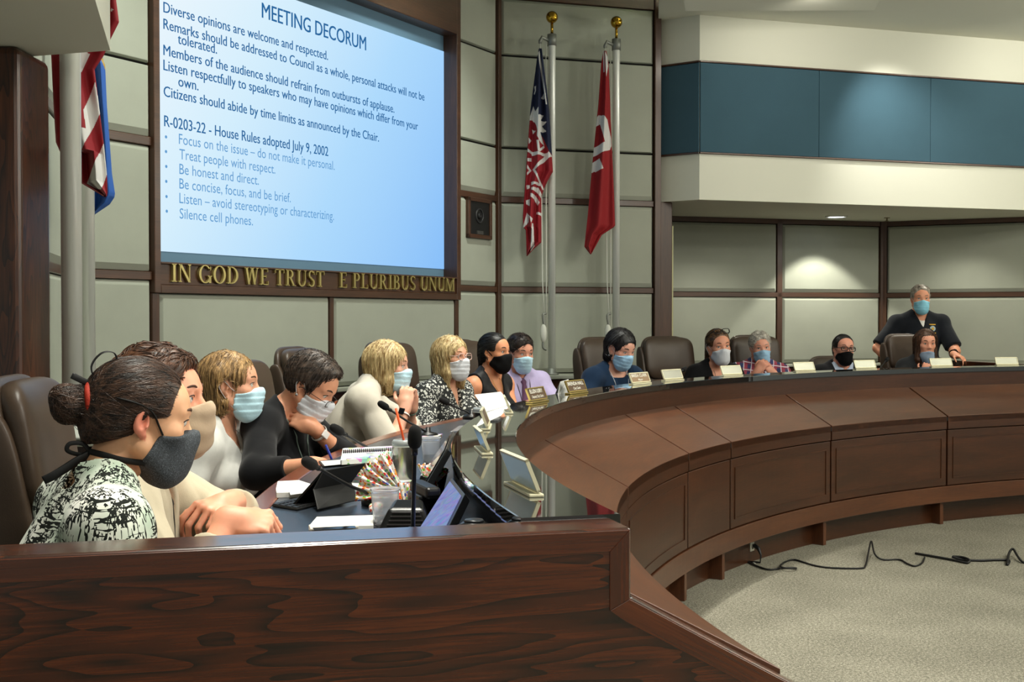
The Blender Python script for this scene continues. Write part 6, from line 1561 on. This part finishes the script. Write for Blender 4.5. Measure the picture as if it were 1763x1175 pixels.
def candy_bag(p, size, fan, label, fan_h=.09):
    """a lump of candies tied off under a stiff fan of printed cellophane"""
    p = np.asarray(p, float); e = empty('candy_bag', p, 0, label, 'candy bag', 'cellophane candy bags'); S = Shape(); r = np.random.RandomState(int(size * 1e4))
    for k in range(14):
        d = r.normal(size=3); d /= np.linalg.norm(d); S.ell(np.array([0, 0, size * .8]) + d * size * .45 * [1, 1, .8], size * r.uniform(.3, .45), None, .004)
    S.plane((0, 0, .001), (0, 0, -1), .002)
    sdf_obj('candies', S, (-size * 1.2, -size * 1.2, -.005), (size * 1.2, size * 1.2, size * 2), size * .07, CANDY, e)
    if fan is not None:
        f = np.asarray(fan, float); ax = unit(f); sd_ = unit(np.cross(ax, [.25, -1., .2])); nm = np.cross(sd_, ax); base = np.array([0, 0, size * 1.1]); V = []; n, m = 28, 14
        for j in range(m + 1):
            t = j / m
            for i in range(n + 1):
                a = (i / n - .5) * 2; w = (.012 + fan_h * .62 * t)
                V.append(base + ax * fan_h * t * (1 - .18 * a * a) + sd_ * a * w + nm * (.010 * math.sin(i * 1.35) * (.3 + t)))
        o = mesh_obj('wrapper_fan', V, [(j * (n + 1) + i, j * (n + 1) + i + 1, (j + 1) * (n + 1) + i + 1, (j + 1) * (n + 1) + i) for j in range(m) for i in range(n)], CANDY2, e, True)
        s = o.modifiers.new('s', 'SOLIDIFY'); s.thickness = .0006
        T2 = Shape(); T2.cap(base - [0, 0, .01], base + ax * .02, .014, .010, .01); sdf_obj('wrapper_neck', T2, base - .04, base + .05, .004, FILM, e)
candy_bag(onz(690, 874, ZD), .034, (-.08, .0, .05), 'largest candy bag with a rainbow cellophane fan in front of the steel tumbler', .115)
candy_bag(onz(703, 893, ZD), .030, (.30, .3, .9), 'candy bag tucked against the black microphone base', .055)
candy_bag(onz(648, 889, ZD), .024, None, 'small round candy bag left of the near plastic cup')
candy_bag(onz(635, 836, ZD), .026, (-.5, .5, .5), 'candy bag lying on the magazine right of the folio', .06)
candy_bag(onz(742, 852, ZD), .028, (.1, .4, .8), 'candy bag against the dark screen unit', .06)

# ---------------------------------------------------------------- screen units set in the desk
def lit_screen():
    t = NT('console_display'); v = t.co('Object'); n = t.noise(v, 26, 3, .6, 'Color', 1.5); hs = t.n('ShaderNodeHueSaturation', Saturation=1.1); t.l(n, hs.inputs['Color'])
    c = t.mix(.55, hs.outputs[0], '#4f6fd8'); e = t.n('ShaderNodeEmission', Strength=.75); t.l(c, e.inputs[0]); t.l(e.outputs[0], t.out.inputs[0]); return t.m
BEZEL = M('bezel_black', '#0e0f11', .25)
def console(pts, label, lit, grow=.16):
    tl, tr, br, bl = [np.asarray(p, float) for p in pts]; c = (tl + tr + br + bl) / 4
    e = empty('desk_console', (c[0], c[1], ZD), 0, label, 'console', 'screen units along the desk'); org = np.array(e.location)
    big = [c + (p - c) * (1 + grow) for p in (bl, br, tr, tl)]; n = unit(np.cross(big[1] - big[0], big[3] - big[0]))
    if n[2] < 0: n = -n
    q = quad_slab('housing', [p - n * .022 for p in big] if True else big, .020, BEZEL, e, org)
    sc = [p + n * .0005 for p in (bl, br, tr, tl)]; quad_slab('display', sc, .001, lit_screen() if lit else M('display_off', '#0a0b0d', .06), e, org)
    # supporting foot
    lo = min(big, key=lambda p: p[2]); m = MB(); foot = [np.array([p[0], p[1], ZD]) - org for p in (big[2], big[3], c, c)]
    MB().tube([c - n * .02 - org, np.array([c[0], c[1], ZD + .004]) - org], .03, 12).build('foot', BEZEL, e, True)
console([P(6.125, -97.2, 1.055), P(6.125, -99.7, 1.057), P(6.22, -102.1, .985), P(6.22, -99.6, .982)], 'desk console with glowing blue display nearest the camera', True)
console([P(6.125, -88.6, 1.085), P(6.125, -92.6, 1.080), P(6.20, -95.0, .985), P(6.20, -91.0, .985)], 'desk console with dark display leaning behind the candy bags', False)
def desk_speaker(p, label):
    e = empty('speakerphone', p, 0, label, 'speakerphone'); v = [(-.075, -.06), (.075, -.06), (.06, .07), (-.06, .07)]
    m = MB(); vv = [(x, y, 0) for x, y in v] + [(x * .55, y * .5, .080 if y > 0 else .066) for x, y in v]
    m.add(vv, [(3, 2, 1, 0), (4, 5, 6, 7)] + [(i, (i + 1) % 4, 4 + (i + 1) % 4, 4 + i) for i in range(4)]); bevel(m.build('housing', BEZEL, e), .008, 3)
    g = MB()
    for k in range(5): z = .020 + k * .009; y = -.060 + z * .45; g.box((-.055 + z * .4, y - .004, z), (.055 - z * .4, y, z + .003))
    gr = g.build('grille', M('grille_grey', '#34302f', .4), e); gr['kind'] = 'stuff'
desk_speaker((-.250, 2.90, ZD), 'black wedge shaped speakerphone at the foot of the upright microphone')
hs_ = empty('handset', P(6.19, -97.0, ZD), math.radians(20), 'black phone handset standing between the two desk consoles', 'phone')
bevel(MB().box((-.028, -.06, 0), (.028, .06, .075)).build('cradle', BEZEL, hs_), .006, 2); bevel(MB().box((-.02, -.09, .07), (.02, .07, .10)).build('receiver', BLACKM, hs_), .01, 3)
pk = empty('control_knob_unit', P(6.155, -103.0, ZD), 0, 'round black camera puck beside the glossy counter edge', 'camera')
MB().lathe([(.03, 0), (.03, .07), (.034, .075), (.034, .10), (.02, .108)], seg=24).build('housing', BEZEL, pk, True); MB().lathe([(.021, .1085), (.018, .112), (.001, .112)], seg=20).build('cap', M('knob_cap', '#2a2d31', .3), pk, True)
# cards standing on the counter
cd = empty('paper_sheet', onz(858, 703, ZC), 0, 'white paper sheet propped behind the counter by the black tumbler', 'paper'); o_ = np.array(cd.location)
quad_slab('sheet', [onz(837, 710, ZC), onz(879, 697, ZC), at(862, 675, onz(879, 697, ZC)[1] + .05), at(817, 680, onz(837, 710, ZC)[1] + .05)], .001, PAPER, cd, o_)
tc_ = empty('tent_card', onz(972, 679, ZC), 0, 'folded white tent card left of the dark nameplate', 'card'); o_ = np.array(tc_.location); a_, b_ = onz(960, 680, ZC), onz(983, 675, ZC); t_ = np.array([.012, .0, .062])
back_ = np.array([-.01, .07, 0]); quad_slab('panel', [a_, b_, b_ + [-.012, .035, .062], a_ + [.014, .035, .062]], .001, PAPER, tc_, o_); quad_slab('panel', [a_ + back_, b_ + back_, b_ + [-.012, .035, .062], a_ + [.014, .035, .062]], .001, PAPER, tc_, o_)

# ---------------------------------------------------------------- power outlet and cable under the dais
pt = P(5.668, -52.25, .115); rad_ = P(1, -52.25, 0) - P(0, -52.25, 0)
ol = empty('power_outlet', pt, math.radians(52.25), 'pale power outlet on the kick board under the dais', 'outlet')
bevel(MB().box((-.024, -.006, -.05), (.024, .002, .05)).build('cover_plate', M('outlet_ivory', '#c9c7b8', .4), ol), .002, 2)
for z in (-.022, .022): MB().lathe([(.015, 0), (.015, .004), (.012, .005)], seg=16).build('socket', M('outlet_dark', '#6a685f', .4), ol, True).rotation_euler = (math.pi / 2, 0, 0)
for ch in ol.children:
    if ch.name.startswith('socket'): ch.location = (0, -.006, .022 if not ch.name.endswith('1') else -.022)
def cable(pts, rad, name, mat, label, zs=None):
    w = [np.append(onz(a, b, 0)[:2], rad + .001 + (zs[i] if zs else 0)) for i, (a, b) in enumerate(pts)]; o0 = w[0].copy(); o0[2] = 0
    o = MB().tube([p - o0 for p in smooth_path(w, 8)], rad, 7).build(name, mat, None, True); o.location = o0
    return tag(o, label, 'cable')
CORD = M('cord_black', '#0b0b0c', .5)
c1 = cable([(1283, 967), (1298, 975), (1322, 983), (1345, 981), (1362, 980), (1371, 981), (1362, 985), (1344, 982), (1350, 971), (1366, 966), (1385, 971), (1402, 976), (1430, 980), (1480, 981), (1490, 976), (1495, 960), (1500, 948), (1506, 962), (1520, 966), (1548, 966), (1562, 973), (1575, 977), (1587, 972), (1592, 962)], .0055, 'floor_cable', CORD, 'thin black power cord looping from the outlet over the carpet', [.0] + [0] * 5 + [.012] * 2 + [.0] * 7 + [.02, .05, .02] + [0] * 6)
pl_ = MB().tube([P(5.655, -52.2, .10), P(5.62, -52.3, .085), P(5.60, -52.4, .05), P(5.60, -52.5, .008), onz(1283, 967, .006)], [.013, .012, .0055, .0055, .0055], 8).build('plug', CORD, c1, True); pl_.location = -np.array(c1.location)
wt = cable([(1279, 962), (1290, 967), (1300, 972)], .003, 'white_wire', M('wire_white', '#d8d8cc', .5), 'short white wire end lying below the outlet')
cable([(1576, 955.5), (1590, 958), (1618, 963), (1640, 967), (1665, 972), (1668, 970), (1655, 966), (1640, 965), (1660, 967), (1690, 968), (1715, 967), (1737, 968), (1734, 975), (1737, 962), (1744, 958), (1752, 965), (1761, 971), (1772, 970)], .0075, 'floor_cable', CORD, 'thicker black extension cord running off the right edge over the carpet', [0] * 5 + [.012, .014, .012] + [0] * 4 + [0, .02, .035, .015, 0, 0])
